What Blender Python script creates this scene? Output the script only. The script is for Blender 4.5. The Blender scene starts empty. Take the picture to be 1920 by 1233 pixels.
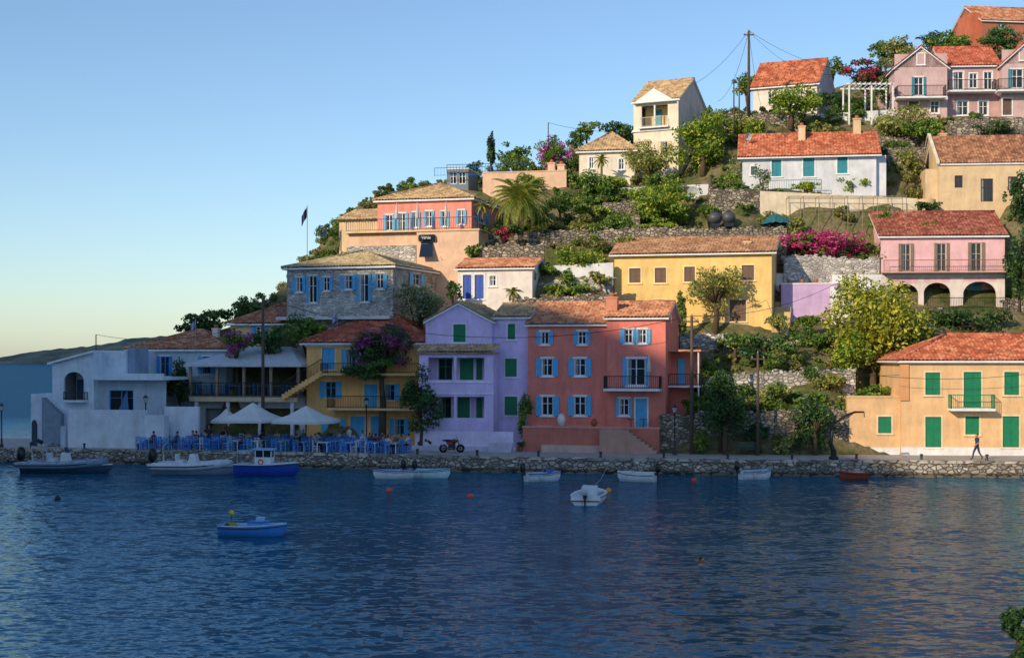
import bpy, math, random
import numpy as np
from mathutils import Vector, Matrix, noise
random.seed(7); rng=np.random.default_rng(7)
F=2667.; CH=7.7; HY=672.
rad=math.radians
def P(px,py,D): return Vector(((px-960)/F*D, D, CH-(py-HY)/F*D))
sc_=bpy.context.scene
def lin(h,k=1.0):
    h=h.lstrip('#'); r=[int(h[i:i+2],16)/255 for i in (0,2,4)]
    return tuple(min(1,(c/12.92 if c<=.04045 else ((c+.055)/1.055)**2.4)*k) for c in r)+(1,)
# ---------------- mesh builder
class MB:
    def __init__(s): s.v=[]; s.f=[]
    def add(s,vs,fs):
        o=len(s.v); s.v+=[tuple(v) for v in vs]; s.f+=[tuple(o+i for i in f) for f in fs]
    def box(s,x0,x1,y0,y1,z0,z1,fr=None):
        c=[(x,y,z) for z in (z0,z1) for y in (y0,y1) for x in (x0,x1)]
        if fr: c=[fr(*p) for p in c]
        s.add(c,[(0,2,3,1),(4,5,7,6),(0,1,5,4),(2,6,7,3),(0,4,6,2),(1,3,7,5)])
    def quad(s,*p): s.add(p,[tuple(range(len(p)))])
    def tube(s,pts,r,n=6,cap=True):
        pts=[Vector(p) for p in pts]
        if not isinstance(r,(list,tuple)): r=[r]*len(pts)
        vs=[];k=len(pts)
        for i,p in enumerate(pts):
            t=(pts[min(i+1,k-1)]-pts[max(i-1,0)])
            if t.length<1e-9: t=Vector((0,0,1))
            t.normalize()
            a=Vector((0,0,1)) if abs(t.z)<.9 else Vector((1,0,0))
            x=t.cross(a).normalized(); y=t.cross(x)
            for j in range(n):
                q=2*math.pi*j/n; vs.append(p+(x*math.cos(q)+y*math.sin(q))*r[i])
        fs=[(i*n+j,i*n+(j+1)%n,(i+1)*n+(j+1)%n,(i+1)*n+j) for i in range(k-1) for j in range(n)]
        if cap: fs+=[tuple(range(n))[::-1],tuple((k-1)*n+j for j in range(n))]
        s.add(vs,fs)
    def ball(s,c,rx,ry=None,rz=None,n=10,m=7):
        ry=ry or rx; rz=rz or rx; vs=[];fs=[]
        for i in range(m+1):
            t=math.pi*i/m
            for j in range(n):
                q=2*math.pi*j/n
                vs.append((c[0]+rx*math.sin(t)*math.cos(q),c[1]+ry*math.sin(t)*math.sin(q),c[2]+rz*math.cos(t)))
        for i in range(m):
            for j in range(n): fs.append((i*n+j,(i+1)*n+j,(i+1)*n+(j+1)%n,i*n+(j+1)%n))
        s.add(vs,fs)
    def lathe(s,c,prof,n=14):
        vs=[];fs=[]
        for (r,z) in prof:
            for j in range(n):
                q=2*math.pi*j/n; vs.append((c[0]+r*math.cos(q),c[1]+r*math.sin(q),c[2]+z))
        for i in range(len(prof)-1):
            for j in range(n): fs.append((i*n+j,i*n+(j+1)%n,(i+1)*n+(j+1)%n,(i+1)*n+j))
        s.add(vs,fs)
def mkobj(name,mb,mat,parent=None,smooth=False,link=True):
    me=bpy.data.meshes.new(name); me.from_pydata(mb.v,[],mb.f); me.update()
    if smooth: me.polygons.foreach_set('use_smooth',[True]*len(me.polygons))
    o=bpy.data.objects.new(name,me); me.materials.append(mat)
    sc_.collection.objects.link(o)
    if parent: o.parent=parent
    return o
class Grp:
    def __init__(s,name,loc=(0,0,0),yaw=0):
        s.e=bpy.data.objects.new(name,None); s.e.empty_display_size=.3; sc_.collection.objects.link(s.e)
        s.e.location=loc; s.e.rotation_euler=(0,0,yaw); s.p={}; s.loc=Vector(loc); s.yaw=yaw
    def __call__(s,part,mat,smooth=False):
        k=(part,mat.name)
        if k not in s.p: s.p[k]=(MB(),mat,smooth)
        return s.p[k][0]
    def done(s):
        for (part,_),(mb,mat,sm) in s.p.items():
            if mb.f: mkobj(part,mb,mat,s.e,sm)
        s.p={}
        return s.e
# ---------------- materials
_mc={}
def N(nt,t,**kw):
    n=nt.nodes.new(t)
    for k,v in kw.items():
        if k in n.inputs.keys() and not hasattr(n,k): n.inputs[k].default_value=v
        else: setattr(n,k,v)
    return n
def base(name):
    m=bpy.data.materials.new(name); m.use_nodes=True; nt=m.node_tree
    return m,nt,nt.nodes['Principled BSDF'],nt.links.new
def ramp(nt,pts):
    r=nt.nodes.new('ShaderNodeValToRGB'); e=r.color_ramp.elements
    e[0].position=pts[0][0]; e[0].color=pts[0][1]; e[1].position=pts[-1][0]; e[1].color=pts[-1][1]
    for p,c in pts[1:-1]:
        q=e.new(p); q.color=c
    return r
def g4(v): return (v,v,v,1)
def coords(nt,scale=(1,1,1)):
    tc=nt.nodes.new('ShaderNodeTexCoord'); mp=nt.nodes.new('ShaderNodeMapping'); mp.inputs['Scale'].default_value=scale
    nt.links.new(tc.outputs['Object'],mp.inputs['Vector']); return mp.outputs['Vector']
def mixc(nt,mode,fac,a,b):
    m=nt.nodes.new('ShaderNodeMix'); m.data_type='RGBA'; m.blend_type=mode
    for s,v in ((0,fac),(6,a),(7,b)):
        if hasattr(v,'node'): nt.links.new(v,m.inputs[s])
        else: m.inputs[s].default_value=v
    return m.outputs[2]
def noise_n(nt,vec,scale,detail=4,rough=.55):
    n=nt.nodes.new('ShaderNodeTexNoise'); n.inputs['Scale'].default_value=scale; n.inputs['Detail'].default_value=detail; n.inputs['Roughness'].default_value=rough
    nt.links.new(vec,n.inputs['Vector']); return n.outputs[0]
def bump(nt,b,h,st,dist=.02):
    n=nt.nodes.new('ShaderNodeBump'); n.inputs['Strength'].default_value=st; n.inputs['Distance'].default_value=dist
    nt.links.new(h,n.inputs['Height']); nt.links.new(n.outputs[0],b.inputs['Normal'])
def plain(hx,rough=.6,metal=0,k=1,name=None):
    key=('p',hx,rough,metal,k)
    if key in _mc: return _mc[key]
    m,nt,b,L=base(name or 'paint_'+hx.strip('#'))
    v=coords(nt); c=lin(hx,k)
    r=ramp(nt,[(.3,g4(.82)),(.7,g4(1.08))]); L(noise_n(nt,v,2.5,5),r.inputs[0])
    L(mixc(nt,'MULTIPLY',1,c,r.outputs[0]),b.inputs['Base Color'])
    b.inputs['Roughness'].default_value=rough; b.inputs['Metallic'].default_value=metal
    _mc[key]=m; return m
def stucco(hx,k=1.0,dirt=1.0):
    key=('s',hx,k)
    if key in _mc: return _mc[key]
    m,nt,b,L=base('stucco_'+hx.strip('#')); c=lin(hx,k)
    r=ramp(nt,[(.3,g4(1-.24*dirt)),(.65,g4(1.06))]); L(noise_n(nt,coords(nt),.7,7,.66),r.inputs[0])
    r2=ramp(nt,[(.32,(.66,.63,.59,1)),(.54,g4(1))]); L(noise_n(nt,coords(nt,(2.0,2.0,.4)),1.2,7,.65),r2.inputs[0])
    x=mixc(nt,'MULTIPLY',1,c,r.outputs[0]); x=mixc(nt,'MULTIPLY',.38*dirt,x,r2.outputs[0])
    L(x,b.inputs['Base Color']); b.inputs['Roughness'].default_value=.9
    bump(nt,b,noise_n(nt,coords(nt),14,5,.7),.35,.02)
    _mc[key]=m; return m
def stone(hx,hx2,hm,scale=2.6,name='stone',wet=False):
    key=('st',hx,hx2,scale,wet)
    if key in _mc: return _mc[key]
    m,nt,b,L=base(name)
    v=coords(nt,(1,1,1.7))
    nz=nt.nodes.new('ShaderNodeTexNoise'); nz.inputs['Scale'].default_value=1.5; L(v,nz.inputs['Vector'])
    vv=mixc(nt,'LINEAR_LIGHT',.12,v,nz.outputs[1])
    vo=N(nt,'ShaderNodeTexVoronoi'); vo.inputs['Scale'].default_value=scale; L(vv,vo.inputs['Vector'])
    ve=N(nt,'ShaderNodeTexVoronoi'); ve.feature='DISTANCE_TO_EDGE'; ve.inputs['Scale'].default_value=scale; L(vv,ve.inputs['Vector'])
    sep=nt.nodes.new('ShaderNodeSeparateColor'); L(vo.outputs['Color'],sep.inputs[0])
    r=ramp(nt,[(0,lin(hx,.5)),(.5,lin(hx)),(1,lin(hx2))]); L(sep.outputs[0],r.inputs[0])
    e=ramp(nt,[(.02,g4(0)),(.12,g4(1))]); L(ve.outputs[0],e.inputs[0])
    x=mixc(nt,'MIX',e.outputs[0],lin(hm),r.outputs[0])
    r3=ramp(nt,[(.3,g4(.55)),(.7,g4(1.15))]); L(noise_n(nt,coords(nt),.6,8,.7),r3.inputs[0])
    x=mixc(nt,'MULTIPLY',1,x,r3.outputs[0])
    if wet:
        sx=nt.nodes.new('ShaderNodeSeparateXYZ'); L(coords(nt),sx.inputs[0])
        w=ramp(nt,[(.10,(.14,.16,.13,1)),(.34,g4(1))]); L(sx.outputs[2],w.inputs[0])
        x=mixc(nt,'MULTIPLY',1,x,w.outputs[0])
    L(x,b.inputs['Base Color']); b.inputs['Roughness'].default_value=.9
    bump(nt,b,e.outputs[0],1.0,.08)
    _mc[key]=m; return m
def tilem(hx,hx2):
    key=('t',hx,hx2)
    if key in _mc: return _mc[key]
    m,nt,b,L=base('roof_tiles_'+hx.strip('#'))
    vo=N(nt,'ShaderNodeTexVoronoi'); vo.inputs['Scale'].default_value=3.2; L(coords(nt),vo.inputs['Vector'])
    sep=nt.nodes.new('ShaderNodeSeparateColor'); L(vo.outputs['Color'],sep.inputs[0])
    r=ramp(nt,[(0,lin(hx,.6)),(.45,lin(hx)),(1,lin(hx2))]); L(sep.outputs[0],r.inputs[0])
    r3=ramp(nt,[(.3,(.58,.58,.55,1)),(.62,g4(1.05))]); L(noise_n(nt,coords(nt),.8,7,.65),r3.inputs[0])
    L(mixc(nt,'MULTIPLY',1,r.outputs[0],r3.outputs[0]),b.inputs['Base Color']); b.inputs['Roughness'].default_value=.85
    _mc[key]=m; return m
def leafm(hx,hx2,name='foliage',tr=.3):
    key=('l',hx,hx2,tr)
    if key in _mc: return _mc[key]
    m,nt,b,L=base(name)
    ge=nt.nodes.new('ShaderNodeNewGeometry')
    r=ramp(nt,[(0,lin(hx,.7)),(.5,lin(hx,1.1)),(1,lin(hx2,1.15))]); 
    mt=nt.nodes.new('ShaderNodeMath'); mt.operation='MULTIPLY_ADD'; mt.inputs[1].default_value=.55; L(ge.outputs['Random Per Island'],mt.inputs[0])
    n=noise_n(nt,coords(nt),.9,2); mm=nt.nodes.new('ShaderNodeMath'); mm.operation='MULTIPLY_ADD'; mm.inputs[1].default_value=1.6; mm.inputs[2].default_value=-.5; L(n,mm.inputs[0]); L(mm.outputs[0],mt.inputs[2])
    L(mt.outputs[0],r.inputs[0]); L(r.outputs[0],b.inputs['Base Color']); b.inputs['Roughness'].default_value=.55
    t=nt.nodes.new('ShaderNodeBsdfTranslucent'); L(r.outputs[0],t.inputs[0])
    mx=nt.nodes.new('ShaderNodeMixShader'); mx.inputs[0].default_value=tr; L(b.outputs[0],mx.inputs[1]); L(t.outputs[0],mx.inputs[2])
    L(mx.outputs[0],nt.nodes['Material Output'].inputs[0])
    _mc[key]=m; return m
def glassm():
    if 'gl' in _mc: return _mc['gl']
    m,nt,b,L=base('window_glass'); b.inputs['Base Color'].default_value=(.02,.028,.035,1); b.inputs['Roughness'].default_value=.08
    _mc['gl']=m; return m
WHITE=plain('#E8EAED',.7); DARK=plain('#1a1d22',.5); IRON=plain('#22252b',.45); WOOD=plain('#6b4a32',.8)
BLUE='#55B4E6'; GREEN='#1a8058'
# ---------------- houses
TP=[]; FOOT=[]
def wallgrid(mb,fr,W,z0,z1,ops,th=.18):
    us=sorted(set([0,W]+[x for o in ops for x in (o[0],o[1])])); zs=sorted(set([z0,z1]+[x for o in ops for x in (o[2],o[3])]))
    for i in range(len(us)-1):
        for j in range(len(zs)-1):
            cu=(us[i]+us[i+1])/2; cz=(zs[j]+zs[j+1])/2
            if any(o[0]<cu<o[1] and o[2]<cz<o[3] for o in ops): continue
            mb.quad(fr(us[i],0,zs[j]),fr(us[i+1],0,zs[j]),fr(us[i+1],0,zs[j+1]),fr(us[i],0,zs[j+1]))
    for a,b,c,d in ops:
        for p,q in (((a,c),(a,d)),((a,d),(b,d)),((b,d),(b,c)),((b,c),(a,c))):
            mb.quad(fr(p[0],0,p[1]),fr(q[0],0,q[1]),fr(q[0],th,q[1]),fr(p[0],th,p[1]))
def leaf_panel(mb,fr,u0,u1,z0,z1,d0):
    t=.055
    mb.box(u0+t,u1-t,d0-.015,d0+.0,z0+t,z1-t,fr)
    mb.box(u0,u0+t,d0-.04,d0+.003,z0,z1,fr); mb.box(u1-t,u1,d0-.04,d0+.003,z0,z1,fr)
    for zz in (z0,(z0+z1)/2-t/2,z1-t): mb.box(u0+t,u1-t,d0-.038,d0-.016,zz,zz+t,fr)
    n=max(3,int((z1-z0)/.13))
    for i in range(n):
        zz=z0+t+(z1-z0-2*t)*(i+.5)/n; mb.box(u0+t,u1-t,d0-.03,d0-.016,zz-.02,zz+.015,fr)
def opening(g,fr,k,u0,u1,z0,z1,o):
    fc=o.get('fc') or WHITE; sc=o.get('sc'); tc=o.get('tc')
    if tc:
        t=o.get('tw',.11); m=g('window_trim',tc)
        m.box(u0-t,u0,-.03,.0,z0-t*.6,z1+t,fr); m.box(u1,u1+t,-.03,.0,z0-t*.6,z1+t,fr); m.box(u0,u1,-.03,.0,z1,z1+t,fr)
        m.box(u0-t-.05,u1+t+.05,-.09,.06,z0-t*.6-.06,z0-t*.6,fr); m.box(u0,u1,-.03,.0,z0-t*.6,z0,fr)
    if k=='o': return
    if k in('w','d2'):
        g('window_glass',glassm()).quad(fr(u0,.14,z0),fr(u1,.14,z0),fr(u1,.14,z1),fr(u0,.14,z1))
        m=g('window_frames',fc); t=.06
        m.box(u0,u0+t,.06,.135,z0,z1,fr); m.box(u1-t,u1,.06,.135,z0,z1,fr)
        m.box(u0+t,u1-t,.062,.133,z0,z0+t,fr); m.box(u0+t,u1-t,.062,.133,z1-t,z1,fr)
        c=(u0+u1)/2; m.box(c-.035,c+.035,.065,.13,z0+t,z1-t,fr)
        zz=z0+(z1-z0)*.62; m.box(u0+t,c-.035,.08,.13,zz-.02,zz+.02,fr); m.box(c+.035,u1-t,.08,.13,zz-.02,zz+.02,fr)
        if random.random()<.5:
            cw=(u1-u0)*random.uniform(.2,.33); g('curtains',plain('#8f9296',.9)).quad(fr(u0+t,.136,z0+t),fr(u0+cw,.136,z0+t),fr(u0+cw,.136,z1-t),fr(u0+t,.136,z1-t))
    if k in('w','d2') and sc:
        lw=(u1-u0)/2*o.get('lw',1); m=g('shutters',sc); zb=z0-.02
        leaf_panel(m,fr,u0-lw-.02,u0-.02,zb,z1+.02,-.06); leaf_panel(m,fr,u1+.02,u1+lw+.02,zb,z1+.02,-.06)
    if k=='s' or k=='d':
        m=g('shutters' if k=='s' else 'doors',sc or plain(GREEN)); c=(u0+u1)/2
        m.box(u0,u1,.1,.12,z0,z1,fr)
        leaf_panel(m,fr,u0+.01,c-.008,z0+.01,z1-.01,.09); leaf_panel(m,fr,c+.008,u1-.01,z0+.01,z1-.01,.09)
def slope(mb,A,B,S,Nn,dL=0,dR=0,pitch=.27,row=.42):
    A=Vector(A);B=Vector(B);S=Vector(S);Nn=Vector(Nn).normalized()
    W=(B-A).length; ex=(B-A)/W; H=S.length; es=S/H
    nc=max(2,int(W/pitch)); prof=[0,.75,1,.75]; us=[];hs=[]
    for i in range(nc):
        for j in range(4): us.append((i+j/4)*W/nc); hs.append(prof[j]*.085)
    us.append(W); hs.append(0)
    def bm(a):
        t=1.
        if dL>0: t=min(t,a/dL)
        if dR>0: t=min(t,(W-a)/dR)
        return H*max(t,0)
    bms=[bm(a) for a in us]
    nr=max(1,math.ceil(H/row)); vs=[];fs=[];k=len(us)
    jt=[random.uniform(-.012,.02) for _ in us]
    for r in range(nr):
        for bb,lf in ((r*row,.035),(min(H,(r+1)*row),.0)):
            for a,h,bx,j_ in zip(us,hs,bms,jt):
                b_=min(bb,bx); vs.append(A+ex*a+es*b_+Nn*(h+lf+j_*.6))
    for r in range(2*nr-1):
        for i in range(k-1):
            q=(r*k+i,r*k+i+1,(r+1)*k+i+1,(r+1)*k+i)
            rb=(r//2)*row
            if rb>=bms[i] and rb>=bms[i+1]: continue
            fs.append(q)
    mb.add(vs,fs)
def gable_pair(g,list_,tile,sof,part,dnz):
    m=g(part,tile,True)
    for (A,B,S) in list_:
        e=Vector(B)-Vector(A); n=e.cross(Vector(S)); off=n.normalized()*.04
        slope(m,Vector(A)+off,Vector(B)+off,S,n)
        s=g('soffit',sof); a=Vector(A);b=Vector(B);c=b+Vector(S);dd=a+Vector(S)
        dn=Vector((0,0,dnz)); s.add([a,b,c,dd,a+dn,b+dn,c+dn,dd+dn],[(0,1,2,3),(7,6,5,4),(0,4,5,1),(1,5,6,2),(3,7,4,0)])
    return m
def roof_gx(g,x0,x1,y0,y1,z,rise,tile,wallm,oh=.35,sof=None,part='roof'):
    d=(y1-y0)/2; k=rise/d; zl=z-oh*k
    m=gable_pair(g,(((x0-oh,y0-oh,zl),(x1+oh,y0-oh,zl),(0,d+oh,rise+oh*k)),((x1+oh,y1+oh,zl),(x0-oh,y1+oh,zl),(0,-d-oh,rise+oh*k))),tile,sof or WHITE,part,-.1)
    m.tube([(x0-oh,(y0+y1)/2,z+rise+.08),(x1+oh,(y0+y1)/2,z+rise+.08)],.12,8)
def roof_gy(g,x0,x1,y0,y1,z,rise,tile,oh=.3,sof=None,part='roof'):
    d=(x1-x0)/2; k=rise/d; zl=z-oh*k
    m=gable_pair(g,(((x0-oh,y1+oh,zl),(x0-oh,y0-oh,zl),(d+oh,0,rise+oh*k)),((x1+oh,y0-oh,zl),(x1+oh,y1+oh,zl),(-d-oh,0,rise+oh*k))),tile,sof or WHITE,part,-.12)
    xm=(x0+x1)/2; m.tube([(xm,y0-oh,z+rise+.08),(xm,y1+oh,z+rise+.08)],.12,8)
def roof_hip(g,x0,x1,y0,y1,z,rise,tile,oh=.4,sof=None,part='roof'):
    sof=sof or WHITE; m=g(part,tile,True)
    x0-=oh;x1+=oh;y0-=oh;y1+=oh; d=(y1-y0)/2; ins=min(d,(x1-x0)/2-.05)
    ym=(y0+y1)/2
    for A,B,S,dl in (((x0,y0,z),(x1,y0,z),(0,d,rise),ins),((x1,y1,z),(x0,y1,z),(0,-d,rise),ins),((x1,y0,z),(x1,y1,z),(-ins,0,rise),d),((x0,y1,z),(x0,y0,z),(ins,0,rise),d)):
        n=(Vector(B)-Vector(A)).cross(Vector(S)); slope(m,A,B,S,n,dl,dl)
    for a,b in (((x0,y0,z),(x0+ins,ym,z+rise)),((x1,y0,z),(x1-ins,ym,z+rise)),((x0,y1,z),(x0+ins,ym,z+rise)),((x1,y1,z),(x1-ins,ym,z+rise)),((x0+ins,ym,z+rise),(x1-ins,ym,z+rise))):
        m.tube([Vector(a)+Vector((0,0,.07)),Vector(b)+Vector((0,0,.07))],.11,7)
    g('soffit',sof).box(x0+.03,x1-.03,y0+.03,y1-.03,z-.14,z-.004)
class House(Grp):
    def __init__(s,name,L,R,base,D,yaw,dep,eave,roof,wall,tile=None,ops=(),side=(),dn=4,tc=None,sc=None,fc=None,oh=.35,ter=True,shadewall=None,dz=.5,tw=.11,z=None,lw=1):
        a=rad(yaw); O=P(L,base,D)
        if z is not None: O.z=z
        super().__init__(name,O,a)
        s.O=O; s.ed=Vector((math.cos(a),math.sin(a))); s.nd=Vector((-math.sin(a),math.cos(a)))
        W=s.W=s.at(R,base)[0]; H=s.H=s.at(L,eave)[1]; s.dep=dep
        fr=lambda u,d,z:(u,d,z); frs=lambda u,d,z:(W-d,u,z)
        d0=dict(tc=tc,sc=sc,fc=fc,tw=tw,lw=lw)
        def conv(lst,f):
            out=[]
            for o in lst:
                k,x0,y0,x1,y1=o[:5]; xm=(x0+x1)/2; u0,_=f(x0,(y0+y1)/2); u1,_=f(x1,(y0+y1)/2); z1=f(xm,y0)[1]; z0=f(xm,y1)[1]
                dd=dict(d0); 
                if len(o)>5: dd.update(o[5])
                out.append((k,u0,u1,max(z0,.02),z1,dd))
            return out
        fo=conv(ops,s.at); so=conv(side,s.sideat)
        mw=g_=s('walls',wall); ms=s('walls',shadewall or wall)
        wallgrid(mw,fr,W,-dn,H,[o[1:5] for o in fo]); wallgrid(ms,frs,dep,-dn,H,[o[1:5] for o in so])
        ms.quad((0,0,-dn),(0,0,H),(0,dep,H),(0,dep,-dn)); ms.quad((0,dep,-dn),(0,dep,H),(W,dep,H),(W,dep,-dn))
        for o in fo: opening(s,fr,*o)
        for o in so: opening(s,frs,*o)
        s.fr=fr; s.frs=frs
        rt=roof[0]; rise=0
        if rt=='gx':
            rise=s.at((L+R)/2,roof[1],dep/2)[1]-H
            roof_gx(s,0,W,0,dep,H,rise,tile,wall,oh)
            for x in (0,W): ms.quad((x,0,H),(x,dep,H),(x,dep/2,H+rise-.02))
        elif rt=='gy':
            rise=s.at((L+R)/2,roof[1])[1]-H
            roof_gy(s,0,W,0,dep,H,rise,tile,oh)
            for y in (0,dep): mw.quad((0,y,H),(W,y,H),(W/2,y,H+rise-.02))
        elif rt=='hip':
            rise=s.at((L+R)/2,roof[1],dep/2)[1]-H; roof_hip(s,0,W,0,dep,H,rise,tile,oh)
        elif rt=='flat':
            ms.quad((0,0,H-.3),(W,0,H-.3),(W,dep,H-.3),(0,dep,H-.3)); c=s('parapet_cap',roof[1] if len(roof)>1 else WHITE)
            c.box(-.05,W+.05,-.05,.25,H,H+.1); c.box(-.05,W+.05,dep-.25,dep+.05,H,H+.1); c.box(-.05,.25,.25,dep-.25,H+.002,H+.098); c.box(W-.25,W+.05,.25,dep-.25,H+.002,H+.098)
        s.rise=rise
        if ter:
            for u in (0,W/2,W):
                for y in (-1.2,.5,dep):
                    q=s.w(u,y,0); TP.append((q.x,q.y,q.z-(0.15 if y<0 else dz)))
        FOOT.append((s.O.x,s.O.y,a,W,dep))
    def w(s,u,y,z):
        return Vector((s.O.x+u*s.ed.x+y*s.nd.x, s.O.y+u*s.ed.y+y*s.nd.y, s.O.z+z))
    def at(s,px,py,off=0):
        dx=(px-960)/F; Ox=s.O.x+s.nd.x*off; Oy=s.O.y+s.nd.y*off; ex,ey=s.ed
        u=(Ox-Oy*dx)/(ey*dx-ex); t=Oy+u*ey; return u,CH-(py-HY)/F*t-s.O.z
    def sideat(s,px,py):
        dx=(px-960)/F; Ox=s.O.x+s.ed.x*s.W; Oy=s.O.y+s.ed.y*s.W; ex,ey=s.nd
        u=(Ox-Oy*dx)/(ey*dx-ex); t=Oy+u*ey; return u,CH-(py-HY)/F*t-s.O.z
    def rail(s,pts,h=.95,mat=None,sp=.13,part='railing'):
        m=s(part,mat or IRON)
        for a,b in zip(pts[:-1],pts[1:]):
            a=Vector(a);b=Vector(b); n=max(1,int((b-a).length/sp))
            m.tube([a+Vector((0,0,h)),b+Vector((0,0,h))],.03,5); m.tube([a+Vector((0,0,.1)),b+Vector((0,0,.1))],.018,4)
            for i in range(n+1):
                q=a.lerp(b,i/n); m.tube([q,q+Vector((0,0,h))],.03 if i in(0,n) else .012,4,False)
    def balcony(s,x0,x1,ytop,ybot,pr=1.1,mat=None,slabm=None,h=None):
        u0,z1=s.at(x0,ytop,-pr); u1,z0=s.at(x1,ybot,-pr)
        s('balcony_slab',slabm or WHITE).box(u0,u1,-pr,-.002,z0-.16,z0)
        s.rail([(u0+.05,-.03,z0),(u0+.05,-pr+.05,z0),(u1-.05,-pr+.05,z0),(u1-.05,-.03,z0)],z1-z0,mat)
        return z0
    def chimney(s,px0,px1,pyt,off,mat,hgt=2.0):
        u0,zt=s.at(px0,pyt,off); u1,_=s.at(px1,pyt,off); m=s('chimney',mat); w=u1-u0
        m.box(u0,u1,off,off+w,zt-hgt,zt-.12); m.box(u0-.06,u1+.06,off-.06,off+w+.06,zt-.12,zt)
        s('chimney_pots',plain('#b0643f')).lathe(((u0+u1)/2,off+w/2,zt),[(.16,0),(.2,.15),(.13,.3),(0,.32)],8)
    def arch(s,u0,u1,z1,wall,y=0,th=.18):
        r=(u1-u0)/2; c=(u0+u1)/2; m=s('walls',wall); n=8; zc=z1-r*.8
        for sg in (-1,1):
            pts=[(c+sg*r*math.cos(t*math.pi/2/n), zc+r*.8*math.sin(t*math.pi/2/n)) for t in range(n+1)]
            cor=(c+sg*r,z1)
            for i in range(n):
                m.quad((cor[0],y+.001,cor[1]),(pts[i][0],y+.001,pts[i][1]),(pts[i+1][0],y+.001,pts[i+1][1]))
                m.quad((pts[i][0],y+.001,pts[i][1]),(pts[i+1][0],y+.001,pts[i+1][1]),(pts[i+1][0],y+th,pts[i+1][1]),(pts[i][0],y+th,pts[i][1]))
T_RED=tilem('#b85c46','#d08468'); T_BR=tilem('#bd7c5e','#d8a884'); T_TAN=tilem('#b89c78','#d4ba94'); T_OR=tilem('#b86244','#d49070')
pB=plain(BLUE,.5); pB2=plain('#3a8cd0',.5); pG=plain(GREEN,.5); pBr=plain('#6d5648',.6); pTeal=plain('#2a8c9e',.5)
S_TERR=stucco('#ea8878'); S_LAV=stucco('#e0cdfa'); S_OCH=stucco('#f8c27a'); S_YEL=stucco('#f0cc84'); S_PINK=stucco('#e6988c'); S_PP=stucco('#e8bcc2')
S_RY=stucco('#e6be8e'); S_W=stucco('#e6e8ec'); S_WW=stucco('#ece6de'); S_GB=stucco('#bccbd8'); S_LB=stucco('#dce8f2'); S_PEACH=stucco('#e2bfa4'); S_TAN=stucco('#dec49e')
ST_L=stone('#cac7c1','#e6e2da','#d6d2cc',2.8,'pale_stone'); ST_W=stone('#a2998a','#cabfac','#675e52',2.6,'warm_stone'); ST_Q=stone('#b4ab9f','#dcd3c4','#746c60',2.5,'quay_stone',True); ST_LL=stone('#c6c3bd','#e8e4dd','#98948c',2.6,'light_stone')

# --- right ochre house
h=House('ochre_waterfront_house',1690,2060,857,99.0,-4,8,676,('hip',628),S_RY,T_OR,
 ops=[('s',1735,698,1763,740),('d',1807,697,1840,764),('s',1883,697,1911,740),('s',1955,697,1985,740),('d',1735,781,1765,838),('s',1810,780,1836,814),('d',1880,780,1911,838),('s',1960,780,1985,814)],tc=stucco('#ecd8b4'),sc=pG,dn=1,dz=.2,z=1.0)
h.balcony(1783,1867,740,766,.9,pG)
h('plinth',S_W).box(-.03,h.W,-.06,-.003,-.5,.55)
u,_=h.at(1590,850); zt=h.at(1640,745)[1]
m=h('walls',S_RY); o0,o1=h.at(1648,800)[0],h.at(1673,800)[0]; za,zb=h.at(1660,812)[1],h.at(1660,781)[1]
fw=lambda uu,d,z:(u+uu,d+.3,z)
wallgrid(m,fw,-u-.003,-1,zt,[(o0-u,o1-u,za,zb)]); opening(h,fw,'s',o0-u,o1-u,za,zb,dict(sc=pG,tc=stucco('#ecd8b4')))
m.quad((u,.3,-1),(u,.3,zt),(u,6,zt),(u,6,-1)); m.quad((u,.3,zt),(-.003,.3,zt),(-.003,6,zt),(u,6,zt))
h('parapet_cap',S_RY).box(u-.05,-.01,.25,.5,zt,zt+.12)
h('plinth',S_W).box(u-.03,-.035,.24,.297,-.5,.5)
h('corner_pilaster',stucco('#d9a06f')).box(-.12,.5,-.1,-.003,zt-.2,h.H-.15)
m=h('stairs',ST_L)
for i in range(8): m.box(u-1.7+i*.2,u-.003,.4,1.7,-.2+i*.19,-.01+i*.19)
h.done()
# --- terracotta house
h=House('terracotta_house',990,1138,846,105.0,-13,8,607,('gx',569),S_TERR,T_BR,
 ops=[('w',1014,622,1029,645),('w',1084,621,1099,645),('w',1016,672,1036,704),('w',1077,672,1098,704),('w',1016,743,1037,778),('w',1077,743,1098,778)],tc=WHITE,sc=pB,fc=WHITE,dn=2,z=1.0,tw=.13,oh=.25)
h.chimney(1136,1157,556,1.2,stucco('#d09076'))
h.done()
u,_=h.at(1138,800,-.35); q=h.w(u,-.35,0)
px=960+q.x/q.y*F
h2=House('terracotta_house_wing',px,1248,846,q.y,-13,8.4,595,('gx',568),S_TERR,T_BR,
 ops=[('w',1171,617,1186,643),('w',1197,617,1212,643),('d2',1176,672,1210,722,{'lw':.45}),('w',1161,747,1179,778,{'lw':.6}),('d',1192,747,1213,800,{'sc':pB})],
 tc=WHITE,sc=pB,fc=WHITE,dn=2,z=1.0,tw=.12,oh=.25)
h2.e.name='terracotta_house'
h2.balcony(1131,1237,705,729,1.3)
u,z=h2.sideat(1258,598)
r=.36
h2('round_window',WHITE).add([(h2.W+.02,u+r*math.cos(t),z+r*math.sin(t)) for t in [i*math.pi/8 for i in range(16)]],[tuple(range(16))])
h2('round_window_glass',glassm()).add([(h2.W+.03,u+.24*math.cos(t),z+.24*math.sin(t)) for t in [i*math.pi/8 for i in range(16)]],[tuple(range(16))])
W=h2.W
ax=h2.at(1312,720,1.5)[0]; zf=h2.at(1280,726,1.5)[1]; zr=h2.at(1280,655,1.5)[1]
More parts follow.
